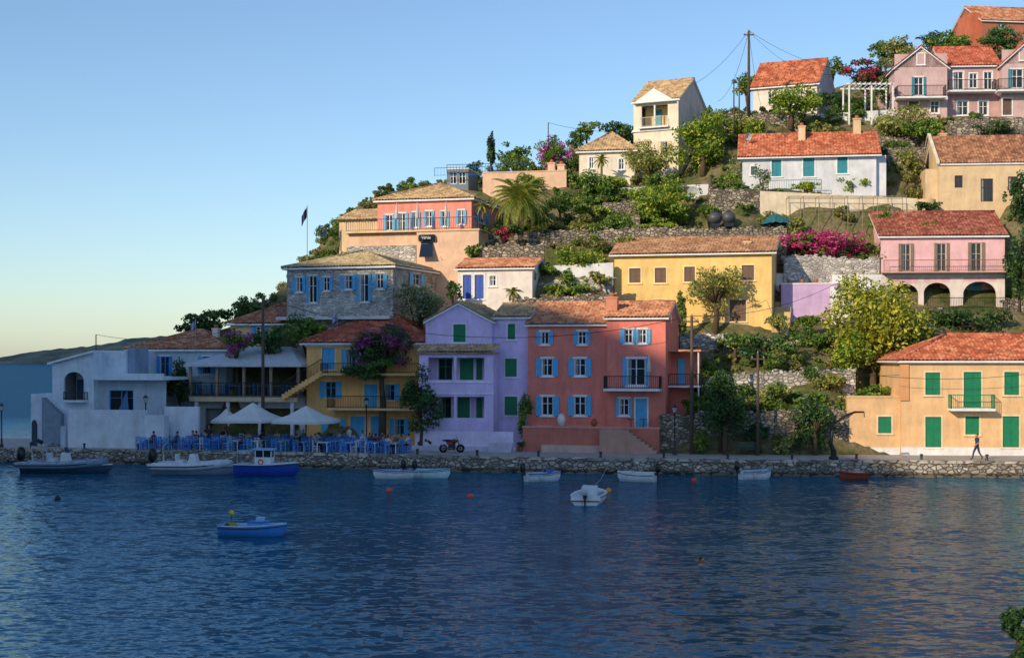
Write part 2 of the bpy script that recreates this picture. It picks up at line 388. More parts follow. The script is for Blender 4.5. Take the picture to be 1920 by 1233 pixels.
m=h2('annex_walls',S_TERR); m.box(W+.003,ax-.8,3.2,7.5,-1,zf-.003); m.box(W+.003,W+1.9,3.6,7,zf,zr-.16)
h2('annex_slab',WHITE).box(W+.003,ax,1.5,7.6,zf-.003,zf+.12); h2('annex_roof',stucco('#c9967c')).box(W+.003,ax+.1,1.4,7.6,zr-.15,zr)
h2('shutters',pB).box(W+.5,W+1.0,3.5,3.56,zf+.2,zf+2.1)
h2('doors',pB).box(W+1.9,W+2.5,3.12,3.18,0,2.1); h2('doors',pB2).box(W+.4,W+1.3,3.12,3.18,0,2.1)
h2('posts',WHITE).tube([(ax-.1,1.6,-1),(ax-.1,1.6,zr-.15)],.06); h2.rail([(W+.05,1.55,zf+.12),(ax-.05,1.55,zf+.12),(ax-.05,4,zf+.12)],.85)
u,z=h2.at(1216,664,-1.0)
h2('closed_parasol',stucco('#d9d5cf'),True).lathe((u,-.8,z-1.3),[(.03,-1),(.03,0),(.16,.05),(.1,.8),(.02,1.3)],8)
h2.done()
# terrace wall
g=House('terrace_wall',980,1236,848,103.0,-13,2.2,801,('flat',stucco('#dca090')),stucco('#c67868'),dn=1,ter=False,z=1.0)
zt=g.H; m=g('steps',stucco('#c49888'))
u0=g.at(1160,830)[0]
for i in range(8): m.box(u0+.6+i*.28,u0+.88+i*.28,-1.1,-.003,-.3,zt-.05-i*(zt/8.5))
m.box(u0-1.2,u0+.6,-1.1,-.003,-.3,zt-.02)
g('bench_plinth',stucco('#cbaea0')).box(u0-5.5,u0-1.25,-.7,-.003,-.3,.5)
u,z=g.at(1052,801,.3); g('white_amphora',plain('#e4dfd6',.6),True).lathe((u,.45,zt+.1),[(.12,0),(.28,.25),(.32,.5),(.24,.75),(.13,.85),(.17,.92)],14)
u,z=g.at(1113,801,.3); g('clay_pot',plain('#a45a36',.8),True).lathe((u,.45,zt+.1),[(.12,0),(.24,.2),(.26,.35),(.14,.5),(.18,.56)],12)
u,z=g.at(1205,801,.3)
for k in range(2):
    mm=g('terrace_table',plain('#6d4a3a')); mm.box(u-1.2+k*.9,u-.7+k*.9,.8,1.3,zt+.6,zt+.65); mm.tube([(u-.95+k*.9,1.05,zt-.3),(u-.95+k*.9,1.05,zt+.6)],.03)
g.done()
# --- lavender
h=House('lavender_house',798,922,838,106.5,-13,8,602,('gy',568),S_LAV,T_TAN,ops=[('s',850,608,873,641),('w',822,672,848,712,{'sc':None,'fc':pG}),('s',862,672,888,712),('w',822,745,846,783,{'sc':None,'fc':pG}),('d',857,745,881,790),('s',893,672,905,712),('s',893,745,905,783)],tc=stucco('#e9e0f8'),sc=pG,dn=1,z=1.0,oh=.15)
ux0=h.at(786,700,-1.4)[0]; ux1=h.at(925,700,-1.4)[0]; zt=h.at(850,660,-1.4)[1]; zp=h.at(850,646,-.2)[1]
fp=lambda uu,d,z:(ux0+uu,d-1.4,z)
def rr(x0,y0,x1,y1):
    a,b=h.at(x0,(y0+y1)/2,-1.4)[0]-ux0,h.at(x1,(y0+y1)/2,-1.4)[0]-ux0; return (a,b,h.at(x0,y1,-1.4)[1],h.at(x0,y0,-1.4)[1])
wallgrid(h('porch',S_LAV),fp,ux1-ux0,-1,zt,[rr(803,670,851,712),rr(856,670,908,712),rr(803,743,851,783),rr(856,743,908,783)],.25)
m=h('porch',S_LAV); m.quad((ux1,-1.4,-1),(ux1,-1.4,zt),(ux1,-.003,zt),(ux1,-.003,-1)); m.quad((ux0,-1.4,-1),(ux0,-1.4,zt),(ux0,-.003,zt),(ux0,-.003,-1))
zf=h.at(850,722,-1.4)[1]; m.box(ux0+.05,ux1-.05,-1.35,-.003,zf-.1,zf+.1)
for yy in (736,715): h('porch_band',stucco('#efeaf9')).box(ux0-.04,ux1+.04,-1.46,-1.403,h.at(850,yy,-1.4)[1]-.1,h.at(850,yy,-1.4)[1])
slope(h('porch_roof',T_TAN,True),(ux0-.2,-1.7,zt),(ux1+.2,-1.7,zt),(0,1.7,zp-zt),(0,-(zp-zt),1.7)); h('porch_roof',T_TAN).box(ux0-.15,ux1+.15,-1.65,-.003,zt-.1,zt-.02)
h('garden_wall',stucco('#dcd3f0')).box(ux0,h.W+2.2,-2.5,-2.2,-.5,h.at(850,808,-2.5)[1]); h('garden_wall',stucco('#c2bed4')).box(ux0-.3,h.W+2.4,-2.7,-2.503,-.5,.35)
for i in range(6): h('garden_steps',stucco('#c6c0d2')).box(h.W+.5,h.W+2.2,-3.2+i*.12,-2.71,-.1,.12+i*.1)
h.done()
q=h.w(h.W+.003,.8,0); px=960+q.x/q.y*F
h=House('lavender_house_wing',px,991,838,q.y,-13,7,594,('gx',571),S_LAV,T_TAN,ops=[('s',952,607,966,636),('s',947,672,969,706),('s',946,743,970,778)],tc=stucco('#e9e0f8'),sc=pG,dn=1,z=1.0,oh=.2)
h.e.name='lavender_house'; h.done()
# --- ochre tavern house
h=House('ochre_tavern_house',575,806,838,109.8,-13,8.5,643,('hip',590),S_OCH,T_RED,ops=[('d',604,652,628,692,{'sc':pB}),('w',650,655,668,688,{'sc':pB}),('d',683,720,708,764,{'sc':pB}),('w',610,715,630,745,{'sc':pB}),('w',722,720,740,750,{'sc':pB}),('d',657,780,684,836,{'sc':pB}),('d',695,780,722,836,{'sc':pB}),('w',615,785,637,815,{'sc':pB}),('w',740,785,758,815,{'sc':pB})],tc=stucco('#f6dcae'),fc=pB,dn=1,z=1.0,oh=.45)
h.balcony(600,800,681,700,1.5,IRON,stucco('#e8bc84')); h.balcony(612,790,742,766,1.6,IRON,stucco('#efc896'))
h('cornice',stucco('#efe0c8')).box(-.1,h.W+.1,-.12,-.003,h.H-.3,h.H-.05)
m=h('staircase',S_OCH); u0,z0=h.at(528,742,-1.5); u1,z1=h.at(603,695,-1.5); n=12
for i in range(n):
    a=u0+(u1-u0)*i/n; b=u0+(u1-u0)*(i+1)/n; zz=z0+(z1-z0)*(i+1)/n; m.box(a,b,-1.5,-.3,zz-.45,zz)
h.rail([(u0,-1.45,z0+.1),(u1,-1.45,z1)],.9)
h.done(); TAV=h
# --- tavern pavilion
h=House('tavern_pavilion',372,572,836,112.5,-13,8,745,('flat',stucco('#d6d2cb')),S_W,ops=[('o',385,765,440,834),('o',452,765,560,834)],dn=1,z=1.0)
W=h.W; H=h.H
h('deck',plain('#7a6552')).box(-.3,W+.3,-1.6,8,H+.11,H+.2)
zr=h.at(470,684,-1.4)[1]; zk=h.at(470,658,2)[1]
m=h('canopy_roof',plain('#c3cad2',.7)); 
m.add([(-.6,-1.9,zr),(W+.4,-1.9,zr),(W+.4,8,zr+.3),(-.6,8,zr+.3),(W*.35,2.5,zk+.35),(W*.75,2.5,zk+.35)],[(0,1,5,4),(1,2,5),(2,3,4,5),(3,0,4)]); m.box(-.6,W+.4,-1.9,8,zr-.14,zr-.004)
for x in np.linspace(0,W,5):
    for y in (-1.4,3,7.5): h('columns',plain('#9d8a74')).box(x-.1,x+.1,y-.1,y+.1,H+.2,zr-.14)
for x in np.linspace(.5,W-.5,4): h('columns',S_W).box(x-.12,x+.12,-1.5,-1.26,-1,H+.1)
h.rail([(-.2,5,H+.2),(-.2,-1.5,H+.2),(W+.2,-1.5,H+.2)],1.0)
h('awning',plain('#d6c4a0')).box(0,W,-1.62,-1.602,H-.25,H+.1)
h('bar_interior',plain('#b89a7c')).box(.3,W-.3,2.4,2.6,0,H-.4); h('back_wall',plain('#b8987c')).box(0,W,3.6,3.8,H+.2,zr-.15)
for x in np.arange(.8,W-.6,1.2):
    h('upper_tables',plain('#4f83b8')).box(x-.4,x+.4,-.6,.2,H+.92,H+.97); h('upper_tables',plain('#4f83b8')).tube([(x,-.2,H+.2),(x,-.2,H+.92)],.04)
    for s_ in (-.6,.6): h('upper_chairs',plain('#3f86cc')).box(x+s_-.2,x+s_+.2,-.4,0,H+.62,H+.66); h('upper_chairs',plain('#3f86cc')).box(x+s_-.2+.36*(s_>0),x+s_-.16+.36*(s_>0),-.4,0,H+.2,H+1.1)
h.done(); PAV=h
# --- grey blue house
h=House('grey_blue_house',243,424,790,115,-13,8,655,('hip',620),S_GB,T_BR,ops=[('w',265,665,280,703,{'sc':None}),('w',301,668,317,705,{'sc':pB2,'lw':.7}),('w',380,668,395,700,{'sc':pB})],tc=WHITE,fc=pB2,dn=4)
h.chimney(398,408,615,3,S_WW,2.2); h.done()
# --- white blue house far left
h=House('white_arched_house',98,176,835,109.5,-13,8,683,('none',),S_LB,ops=[('o',120,697,157,750)],dn=2,z=1.0)
W=h.W;H=h.H; zr=h.at(168,661)[1]
h('walls',S_LB).quad((0,0,H),(W,0,H),(W,0,zr)); h('walls',S_LB).quad((0,8,H),(W,8,H),(W,8,zr)); h('walls',S_LB).quad((W,0,H),(W,8,H),(W,8,zr),(W,0,zr))
h('roof',WHITE).add([(-.3,-.25,H-.02),(W+.05,-.25,zr+.02),(W+.05,8.2,zr+.02),(-.3,8.2,H-.02),(-.3,-.25,H+.14),(W+.05,-.25,zr+.18),(W+.05,8.2,zr+.18),(-.3,8.2,H+.14)],[(0,1,2,3),(7,6,5,4),(0,4,5,1),(3,2,6,7),(0,3,7,4),(1,5,6,2)])
a0=h.at(120,720)[0];a1=h.at(157,720)[0]; h.arch(a0,a1,h.at(138,697)[1],S_LB)
h('walls',S_LB).quad((a0,1.8,0),(a1,1.8,0),(a1,1.8,H),(a0,1.8,H)); h.balcony(117,159,735,750,.5,IRON,S_LB)
h('doors',plain('#3a5573')).box(a0+.1,a1-.1,1.7,1.79,h.at(138,748)[1],h.at(138,712)[1])
m=h('block',S_LB); u0,u1=h.at(177,700,1.5)[0],h.at(236,700,1.5)[0]; m.box(u0,u1,1.5,7,2,h.at(200,657,1.5)[1])
h('block',stucco('#8fa3ba')).box(u1+.003,u1+.6,1.8,4,2,h.at(200,652,1.5)[1])
u0,u1=W+.003,h.at(306,712,-.3)[0]; z0,z1=h.at(240,724)[1],h.at(240,706)[1]
h('terrace_slab',S_LB).box(u0,u1,-.3,6,z1-.25,z1-.02); h('terrace_slab',S_LB).box(u0+2.4,u1,-.302,-.1,z1-.02,z1+.25)
m=h('lower_house',S_GB); fl=lambda uu,d,z:(u0+uu,d+.6,z)
a,b=h.at(205,750,.6)[0]-u0,h.at(250,750,.6)[0]-u0; zz0,zz1=h.at(230,770,.6)[1],h.at(230,731,.6)[1]
wallgrid(m,fl,u1-u0-.2,0,z1-.25,[(a,b,zz0,zz1)]); opening(h,fl,'w',a,b,zz0,zz1,dict(fc=pB2,sc=None,tc=None))
h('shade_cloth',plain('#3d6f9c')).add([fl(b-1.0,-.5,zz0),fl(b-.1,-.5,zz0),fl(b-.5,-.05,zz1)],[(0,1,2)])
h('garden_wall',stucco('#dfe6ee')).box(h.at(127,800,-1.5)[0],h.at(272,800,-1.5)[0],-1.5,-1.2,-1,h.at(200,768,-1.5)[1])
h('garden_wall',stucco('#dfe6ee')).box(h.at(272,800,-1.9)[0],h.at(308,800,-1.9)[0],-1.9,-1.2,-1,h.at(290,778,-1.9)[1])
h('garden_wall',stucco('#dfe6ee')).box(h.at(308,800,-.5)[0],h.at(372,800,-.5)[0],-.5,-.2,-1,h.at(330,762,-.5)[1])
ua,ub=h.at(58,800,-.4)[0],h.at(127,800,-.4)[0]
h('stair_block',stucco('#dae3ed')).add([(ua,-.4,-2),(ub,-.4,-2),(ub,-.4,h.at(127,780,-.4)[1]),(h.at(85,740,-.4)[0],-.4,h.at(85,738,-.4)[1]),(ua,-.4,h.at(58,738,-.4)[1]),(ua,4,-2),(ub,4,-2),(ub,4,h.at(127,780,-.4)[1]),(h.at(85,740,-.4)[0],4,h.at(85,738,-.4)[1]),(ua,4,h.at(58,738,-.4)[1])],[(0,1,2,3,4),(9,8,7,6,5),(0,4,9,5),(4,3,8,9),(3,2,7,8),(2,1,6,7)])
for i in range(8): h('stairs',plain('#8797a8')).box(ub-1.9+i*.2,ub-1.7+i*.2,-.9,-.403,.2,h.at(127,745,-.4)[1]-i*.17)
xa=h.at(65,800,-.4)[0]; h('arched_door',plain('#31404f')).box(xa-.22,xa+.22,-.46,-.403,0,1.7)
h('arched_door',plain('#31404f')).add([(xa+.22*math.cos(t),-.46,1.7+.3*math.sin(t)) for t in [i*math.pi/8 for i in range(9)]],[tuple(range(9))])
h('stairs',plain('#b9c6d6')).box(ub+.1,ub+.5,-1.6,-1.503,0,1.6)
h.done()
# --- roof among trees
h=House('small_tiled_house',432,570,640,116,-13,7,607,('hip',571),stucco('#e3c79c'),T_BR,ops=[('w',480,612,495,630,{'sc':pB})],dn=5); h.done()
# --- stone house
h=House('stone_house',538,737,592,115,-19,9.5,503,('hip',473),ST_L,tilem('#b4a584','#cab896'),
 ops=[('w',555,520,567,547),('d2',579,517,594,567,{'lw':.5}),('w',606,520,618,545),('w',646,516,660,542),('d2',674,514,691,566,{'lw':.5}),('w',706,513,719,541)],side=[('w',774,513,788,536,{'sc':pB})],tc=stucco('#e6e4e1'),sc=pB,fc=WHITE,dn=7)
h('terrace_band',stucco('#d9d9dc')).box(-.5,h.W+.1,-.9,-.003,-.35,-.1); h.rail([(-.45,-.85,-.1),(-.45,4,-.1)],.9,plain('#39506a')); h.done()
# --- salmon house
h=House('salmon_house',708,884,440,125,-15,9,377,('hip',346),S_PINK,T_TAN,
 ops=[('w',724,403,736,432),('d2',748,400,760,438),('w',774,398,784,426),('w',799,396,810,424),('w',829,396,838,424),('w',860,394,870,420)],side=[('w',897,395,909,418,{'fc':WHITE})],tc=WHITE,sc=pB,fc=WHITE,dn=6,lw=.8)
W=h.W
u0,z0=h.at(612,446,-2.5); u1,_=h.at(900,440,-2.5)
zb=-.15
tm=h('terrace',S_PEACH); tm.box(u0+2,u1-2.2,-2.5,-.003,-4.5,zb); tm.box(u1-5.5,u1,-2.9,-2.51,-7,zb+.05); tm.box(u1-2.2,u1,-2.5,5,-7,zb)
h('terrace_stone',ST_L).box(u0+2,u1-5.6,-2.75,-2.503,-4.5,-1.2)
h('terrace_cap',S_TAN).box(u0+1.9,u1+.1,-3.0,-.01,zb+.052,zb+.2)
h.rail([(u0+2,-2.9,zb+.2),(u1,-2.9,zb+.2)],1.0,plain('#39506a'),.2)
a0=h.at(636,420,1)[0]; za=h.at(650,414,1)[1]; zc=h.at(650,396,1)[1]
h('annex',S_TAN).box(a0,-.003,1,7,-4,za); slope(h('annex_roof',T_TAN,True),(a0-.3,.6,za),(-.01,.6,za),(0,5,zc-za+.6),(0,-(zc-za+.6),5))
h.rail([(a0-1,-1.2,zb),(a0-1,.5,zb)],1.0,plain('#39506a'))
u,z=h.at(800,478,-3.2)
h('solar_panel',plain('#142436',.15)).add([(u-.55,-3.6,z-.2),(u+.65,-3.6,z-.2),(u+.45,-3.0,z+1.1),(u-.55,-3.0,z+1.1)],[(0,1,2,3)])
h('solar_tank',plain('#16323c',.4),True).tube([(u-.7,-3.05,z+1.45),(u+.65,-3.05,z+1.45)],.3,12)
SIGNPOS=h.w(u,-3.37,z+1.45); SIGNYAW=rad(-15)
for i,xx in enumerate((.28,.5,.8)): h('terrace_furniture',IRON).tube([(W*xx,-1.8,zb+.2),(W*xx,-1.8,zb+2.6)],.03,5); h('closed_parasols',stucco('#cfc8bf'),True).lathe((W*xx,-1.8,zb+1.2),[(.04,0),(.16,.1),(.12,.8),(.02,1.5)],8)
h.done()
# --- small white cottage w blue doors
h=House('white_cottage',858,998,562,115,-13,6,503,('gx',487),stucco('#e8e1de'),T_BR,ops=[('d',868,515,884,560,{'sc':plain('#2553b4',.5)}),('d',890,515,907,560,{'sc':plain('#2553b4',.5)}),('w',918,517,930,536,{'fc':WHITE})],dn=4,tc=WHITE,oh=.25); h.done()
# --- yellow villa
h=House('yellow_villa',1152,1447,612,117.5,-14,9,476,('gx',447),S_YEL,tilem('#a0765c','#c09c7c'),ops=[('s',1180,503,1201,530),('s',1228,502,1249,530),('s',1283,500,1303,528),('s',1391,497,1414,525),('s',1368,562,1399,602),('s',1225,562,1247,592)],tc=stucco('#f4dfb2'),sc=pBr,dn=5,oh=.4)
h.chimney(1395,1408,452,2,stucco('#d8c3a2'),1.2)
for i in range(9): h('side_stairs',stucco('#cdb88c')).box(h.W+.05,h.W+1.4,-1+i*.9,-.1+i*.9,-2,-.2+i*.45)
h.done()
# --- pink arcade house
h=House('pink_arcade_house',1652,1884,578,119,-5,9,441,('gx',399),S_PP,tilem('#8e4a3c','#b07462'),
 ops=[('w',1690,457,1707,509),('w',1757,456,1774,509),('w',1821,455,1840,509),('o',1672,532,1722,577),('o',1732,530,1782,577),('o',1806,528,1868,577)],sc=plain('#8a7a6c'),fc=plain('#c2b09c'),dn=4,oh=.3,lw=.6)
lo=[h.at(x,550)[0] for x in (1672,1722,1732,1782,1806,1868)]
for i,zz in ((0,532),(2,530),(4,528)): h.arch(lo[i],lo[i+1],h.at(1700,zz)[1],stucco('#e4dad6'))
h('arcade_back',S_PP).box(.1,h.W-.1,1.8,1.9,-.5,h.at(1750,512)[1]); h('doors',pBr).box(lo[2]+.6,lo[3]-.5,1.74,1.797,0,2.1); h('doors',pTeal).box(lo[4]+.8,lo[5]-.8,1.74,1.797,0,2.1)
zz=h.at(1700,512)[1]; h('lower_render',stucco('#e4dad6')).box(0,h.W,-.02,-.003,zz-.35,zz); h('balcony_slab',stucco('#c9a8a2')).box(.0,h.W,-.9,-.021,zz-.02,zz+.08)
for a_,b_ in ((0,lo[0]),(lo[1],lo[2]),(lo[3],lo[4]),(lo[5],h.W)): h('lower_render',stucco('#e4dad6')).box(a_,b_,-.02,-.003,-2,zz-.352)
h.rail([(.1,-.85,zz+.08),(h.W-.1,-.85,zz+.08)],.95,plain('#8a6a66'),.16); h.rail([(lo[2],-1.5,-.1),(lo[5]+.5,-1.5,-.1)],.9)
h.done()
# --- lilac stair terrace
h=House('lilac_terrace_wall',1465,1575,606,117,-8,3,533,('flat',WHITE),stucco('#cdb2e2'),dn=3)
u0,u1=0,h.at(1655,560)[0]
h('upper_wall',S_W).box(h.at(1560,560,1)[0],u1,1,1.3,-2,h.at(1600,515,1)[1]); h('upper_wall',S_W).box(-.3,h.W,3,3.3,-1,h.at(1500,512,3)[1])
m=h('stairs',S_W)
for i in range(12): m.box(h.W-.8+i*.3,h.W-.5+i*.3,-.4,.9,-3,h.H-.2-i*.22)
for i in range(3): h('flower_pots',plain('#a55a3a'),True).lathe((.6+i*1.1,.1,h.H+.1),[(.12,0),(.2,.3),(.17,.3)],8)
h.done()
# --- white house upper
h=House('white_hillside_house',1392,1643,362,129.5,-10,8,292,('gx',252),stucco('#d6dce6'),T_OR,ops=[('s',1447,300,1465,331),('s',1506,296,1527,331),('s',1570,294,1589,325),('w',1408,312,1420,328,{'sc':None})],sc=pTeal,tc=WHITE,fc=pTeal,dn=4,oh=.45,side=[])
h.chimney(1497,1510,236,2.5,S_PEACH,2.2); h.chimney(1600,1614,222,3.5,S_TAN,3.0); h.rail([(h.at(1440,350,-1.5)[0],-1.5,0),(h.at(1540,350,-1.5)[0],-1.5,0)],.9,pTeal,.2)
h('roof_extension',stucco('#d6dce6')).box(h.W+.003,h.W+.9,.5,6,-2,h.H-.2)
h.done()
# --- tan house
h=House('tan_cottage',1760,1990,384,127,-6,8,306,('gx',257),S_TAN,tilem('#9c6a52','#bf9274'),ops=[('w',1790,329,1805,352),('w',1839,335,1862,378),('w',1890,331,1909,357)],sc=None,fc=plain('#4f4036'),tc=None,dn=4,oh=.15)
h.chimney(1762,1775,250,4,S_TAN,2); a0=h.at(1735,340,.5)[0]; h('annex',S_TAN).box(a0,-.003,.5,4,-3,h.at(1740,317,.5)[1]); 
h('gable_parapet',stucco('#e3d6bd')).add([(-.25,-.3,h.H-.1),(-.25,4,h.H+h.rise+.15),(-.25,8.3,h.H-.1),(-.25,8.3,h.H+.2),(-.25,4,h.H+h.rise+.45),(-.25,-.3,h.H+.2),(.02,-.3,h.H-.1),(.02,4,h.H+h.rise+.15),(.02,8.3,h.H-.1),(.02,8.3,h.H+.2),(.02,4,h.H+h.rise+.45),(.02,-.3,h.H+.2)],[(0,1,4,5),(1,2,3,4),(6,11,10,7),(7,10,9,8),(5,4,10,11),(4,3,9,10),(0,5,11,6)])
h('water_tank',plain('#c9b083'),True).lathe((a0-.3,-1.2,-.8),[(.9,0),(.9,1.1),(.85,1.15),(0,1.15)],20)
h.done()
# --- tower house
h=House('white_tower_house',1188,1272,335,140,-26,8.5,191,('gx',155),stucco('#eadfce'),T_TAN,ops=[('o',1203,197,1252,240),('s',1207,262,1220,300),('w',1240,265,1252,290)],sc=plain('#d8c9a5'),tc=None,fc=WHITE,dn=4,oh=.2,shadewall=stucco('#dccfc8'))  # right gable greyer than the front: its shade is put into the colour
a0,a1=h.at(1203,220)[0],h.at(1252,220)[0]; zz=h.at(1228,238)[1]
h('loggia_back',stucco('#e5c98c')).box(a0-.2,a1+.2,1.6,1.7,zz,h.at(1228,195)[1]); h('loggia_floor',WHITE).box(a0-.2,a1+.2,-.5,1.6,zz-.15,zz)
h('doors',pTeal).box(a0+.9,a0+1.5,1.5,1.59,zz,zz+1.9); h.rail([(a0,-.45,zz),(a1,-.45,zz)],.9,plain('#c9c4ba')); h('columns',WHITE).tube([((a0+a1)/2,.05,zz),((a0+a1)/2,.05,zz+2.2)],.1,8)
zp=h.at(1228,193)[1]; pk=h.at(1230,167)[1]; x0,x1=h.at(1190,190)[0],h.at(1268,190)[0]
h('pediment',WHITE).add([(x0,-.5,zp),(x1,-.5,zp),((x0+x1)/2,-.5,pk),(x0,3,zp),(x1,3,zp),((x0+x1)/2,3,pk)],[(0,1,2),(0,2,5,3),(1,4,5,2),(0,3,4,1)])
h('cornice',WHITE).box(-.1,h.W+.1,-.15,-.003,h.H-.25,h.H); h('cornice',WHITE).box(-.1,h.W+.1,-.15,-.003,zz-.4,zz-.2)
h.done()
h=House('cream_cottage',1086,1190,345,137,-12,7,285,('hip',250),stucco('#e8e0d2'),T_TAN,ops=[('w',1105,295,1113,316,{'sc':None}),('w',1160,298,1170,318,{'sc':None})],tc=WHITE,fc=WHITE,dn=4); h.done()
# --- orange roof house
h=House('orange_roofed_house',1412,1532,218,145,-24,8,163,('gx',118),stucco('#e5ddd5'),T_OR,ops=[('w',1440,175,1452,196),('w',1495,170,1505,190)],tc=None,fc=WHITE,dn=4,shadewall=stucco('#c6d0e0'),oh=.3); h.done()  # gable end tinted bluish, shade painted into the wall colour
# --- pink villa top right
S_PV=stucco('#cdb0b0')
h=House('pink_villa',1677,1776,222,140,-4,9,127,('gy',88),S_PV,T_RED,ops=[('w',1720,101,1733,121,{'sc':None}),('w',1714,145,1731,179,{'sc':pTeal,'lw':.5}),('d',1704,190,1722,216,{'sc':pBr}),('w',1745,190,1760,212)],tc=WHITE,fc=WHITE,dn=4,oh=.25)
h.balcony(1682,1775,161,180,1.3,IRON,WHITE); h('band',WHITE).box(-.05,h.W+.05,-.06,-.003,h.at(1700,186)[1]-.1,h.at(1700,182)[1]); h.done()
pg=Grp('white_pergola',P(1592,215,139)); m=pg('frame',WHITE); k_=139/F
for x in (0,42*k_,82*k_):
    for y in (0,2.5): m.box(x-.07,x+.07,y-.07,y+.07,-1,2.9)
m.box(-.3,84*k_,-.15,.0,2.9,3.05); m.box(-.3,84*k_,2.4,2.55,2.9,3.05)
for x in np.arange(0,82*k_,.5): m.box(x,x+.07,-.4,2.9,3.05,3.12)
pg.done()
q=h.w(h.W+.003,1.0,0); px=960+q.x/q.y*F
h=House('pink_villa_wing',px,1873,222,q.y,-4,8,122,('gx',90),stucco('#c09e9e'),T_RED,ops=[('d2',1788,135,1806,168),('w',1818,138,1832,165),('d2',1845,135,1860,168),('w',1795,190,1815,216),('w',1835,190,1852,216)],sc=None,tc=WHITE,fc=WHITE,dn=4,oh=.3)
h.e.name='pink_villa'; h.balcony(1778,1868,150,168,1.3,IRON,WHITE); h.done()
q=h.w(h.W+.003,-1.0,0); px=960+q.x/q.y*F
h=House('pink_villa_wing',px,1968,222,q.y,-4,9,120,('gy',80),S_PV,T_RED,ops=[('w',1912,93,1925,113,{'sc':None}),('w',1895,130,1918,165,{'sc':pTeal,'lw':.4}),('d',1880,185,1897,216,{'sc':pBr}),('w',1925,187,1950,210)],tc=WHITE,fc=WHITE,dn=4,oh=.25)
h.e.name='pink_villa'; h.balcony(1872,1965,148,167,1.2,IRON,WHITE); h.done()
h=House('red_hilltop_house',1842,1960,95,163,8,8,37,('gx',17),stucco('#b06c58'),T_BR,ops=[('w',1870,45,1885,65)],tc=None,fc=WHITE,dn=5,oh=.25)
h('lit_corner',stucco('#c87050')).box(-1.1,-.003,.5,4,-5,h.H+.9); h.done()  # left corner in brighter orange, sunlight put into its colour
h=House('peach_terrace_house',905,1062,352,134,-12,5,325,('flat',S_PEACH),S_PEACH,dn=4,ops=[]); h.chimney(1027,1040,305,1,S_PEACH,2); h.chimney(1045,1058,308,1,S_PEACH,2)
h.rail([(-3.5,.1,h.H+.1),(h.W*.5,.1,h.H+.1)],.8,plain('#39506a'),.3)
h.done()
h=House('glazed_lookout',838,878,352,136,-12,4,318,('flat',WHITE),plain('#6a7a88'),dn=3,ops=[('w',843,322,856,345),('w',860,322,873,345)],fc=WHITE); h.rail([(-1,-.8,1.0),(h.W+3,-.8,1.0)],.8,pB2,.3); h.done()
# ---------------- quay line
QX=[-70,-38,-26,-10,0,15,33,60,140]; QY=[112,106,104,99.5,96.5,94,92.5,91,88]
def qy(x): return float(np.interp(x,QX,QY))
# ---------------- retaining walls
def rwall(name,x0,x1,D0,D1,yt0,yt1,yb,mat,th=.5,cap=None):
    A=P(x0,yt0,D0);B=P(x1,yt1,D1); n=max(2,int((B-A).length/.6)); d=Vector((B.x-A.x,B.y-A.y,0)).normalized(); nn=Vector((-d.y,d.x,0))*th
    g=Grp(name,(A.x,A.y,0)); m=g('stones',mat); zb=P((x0+x1)/2,yb,(D0+D1)/2).z-1.2
    tops=[]; rough=mat in (ST_W,ST_L,ST_LL)
    for i in range(n+1):
        p=A.lerp(B,i/n)
        if rough: p.z+=random.uniform(-.16,.12)+.35*noise.noise(Vector((p.x*.25,p.y*.2,1)))
        tops.append(p-Vector((A.x,A.y,0)))
    for a,b in zip(tops[:-1],tops[1:]):
        f=[Vector((a.x,a.y,zb)),Vector((b.x,b.y,zb)),b,a]; bk=[v+nn for v in f]
        m.add(f+bk,[(0,1,2,3),(3,2,6,7),(7,6,5,4)])
    if rough:
        for a in tops:
            for _ in range(2):
                s_=random.uniform(.1,.2); m.ball((a.x+random.uniform(-.3,.3),a.y+random.uniform(.05,.35),a.z+random.uniform(-.05,.06)),s_*1.3,s_,s_*.7,6,4)
    a=tops[0];b=tops[-1]
    m.quad(Vector((a.x,a.y,zb)),a,a+nn,Vector((a.x,a.y,zb))+nn); m.quad(Vector((b.x,b.y,zb)),b,b+nn,Vector((b.x,b.y,zb))+nn)
    g.done()
    for i in range(0,n+1,4):
        p=A.lerp(B,i/n); TP.append((p.x+nn.x*2.5,p.y+nn.y*2.5,p.z-.25)); zz=P(p.x/p.y*F+960,yb,p.y).z; TP.append((p.x-nn.x*2.5,p.y-nn.y*2.5,zz-.1))
rwall('stone_retaining_wall',1237,1592,101.5,99.5,778,768,848,ST_W)
rwall('stone_retaining_wall',1322,1604,106,105,706,690,738,ST_LL)
rwall('stone_retaining_wall',1275,1500,112,111,629,640,675,ST_LL)
rwall('stone_retaining_wall',905,1475,122.5,121,440,424,470,ST_W)
rwall('plaster_retaining_wall',1425,1720,125,124.5,358,372,418,stucco('#e3d6bd'))
rwall('stone_retaining_wall',1330,1425,125.5,125,355,357,405,ST_W)
rwall('stone_retaining_wall',965,1150,113.5,113,556,545,588,ST_W)
rwall('white_garden_wall',990,1150,117,116.5,500,492,530,S_W)
rwall('stone_retaining_wall',1010,1150,115.3,114.8,528,520,556,ST_L)
rwall('stone_retaining_wall',1060,1200,127,126.5,390,378,425,ST_W)
rwall('stone_retaining_wall',1665,1735,131,131,278,278,338,ST_W)
rwall('stone_retaining_wall',1778,2010,135.5,135,224,222,256,ST_W)
rwall('stone_retaining_wall',905,1020,118,117.5,462,455,500,ST_W)
rwall('white_garden_wall',1165,1330,131,130.5,352,345,385,stucco('#dde1e8'))
rwall('white_garden_wall',1520,1680,141,140,215,205,240,stucco('#dde1e8'))
rwall('stone_retaining_wall',1884,2000,117,117,560,560,600,ST_W)
rwall('stone_retaining_wall',1345,1500,138.5,138,215,212,250,ST_W)
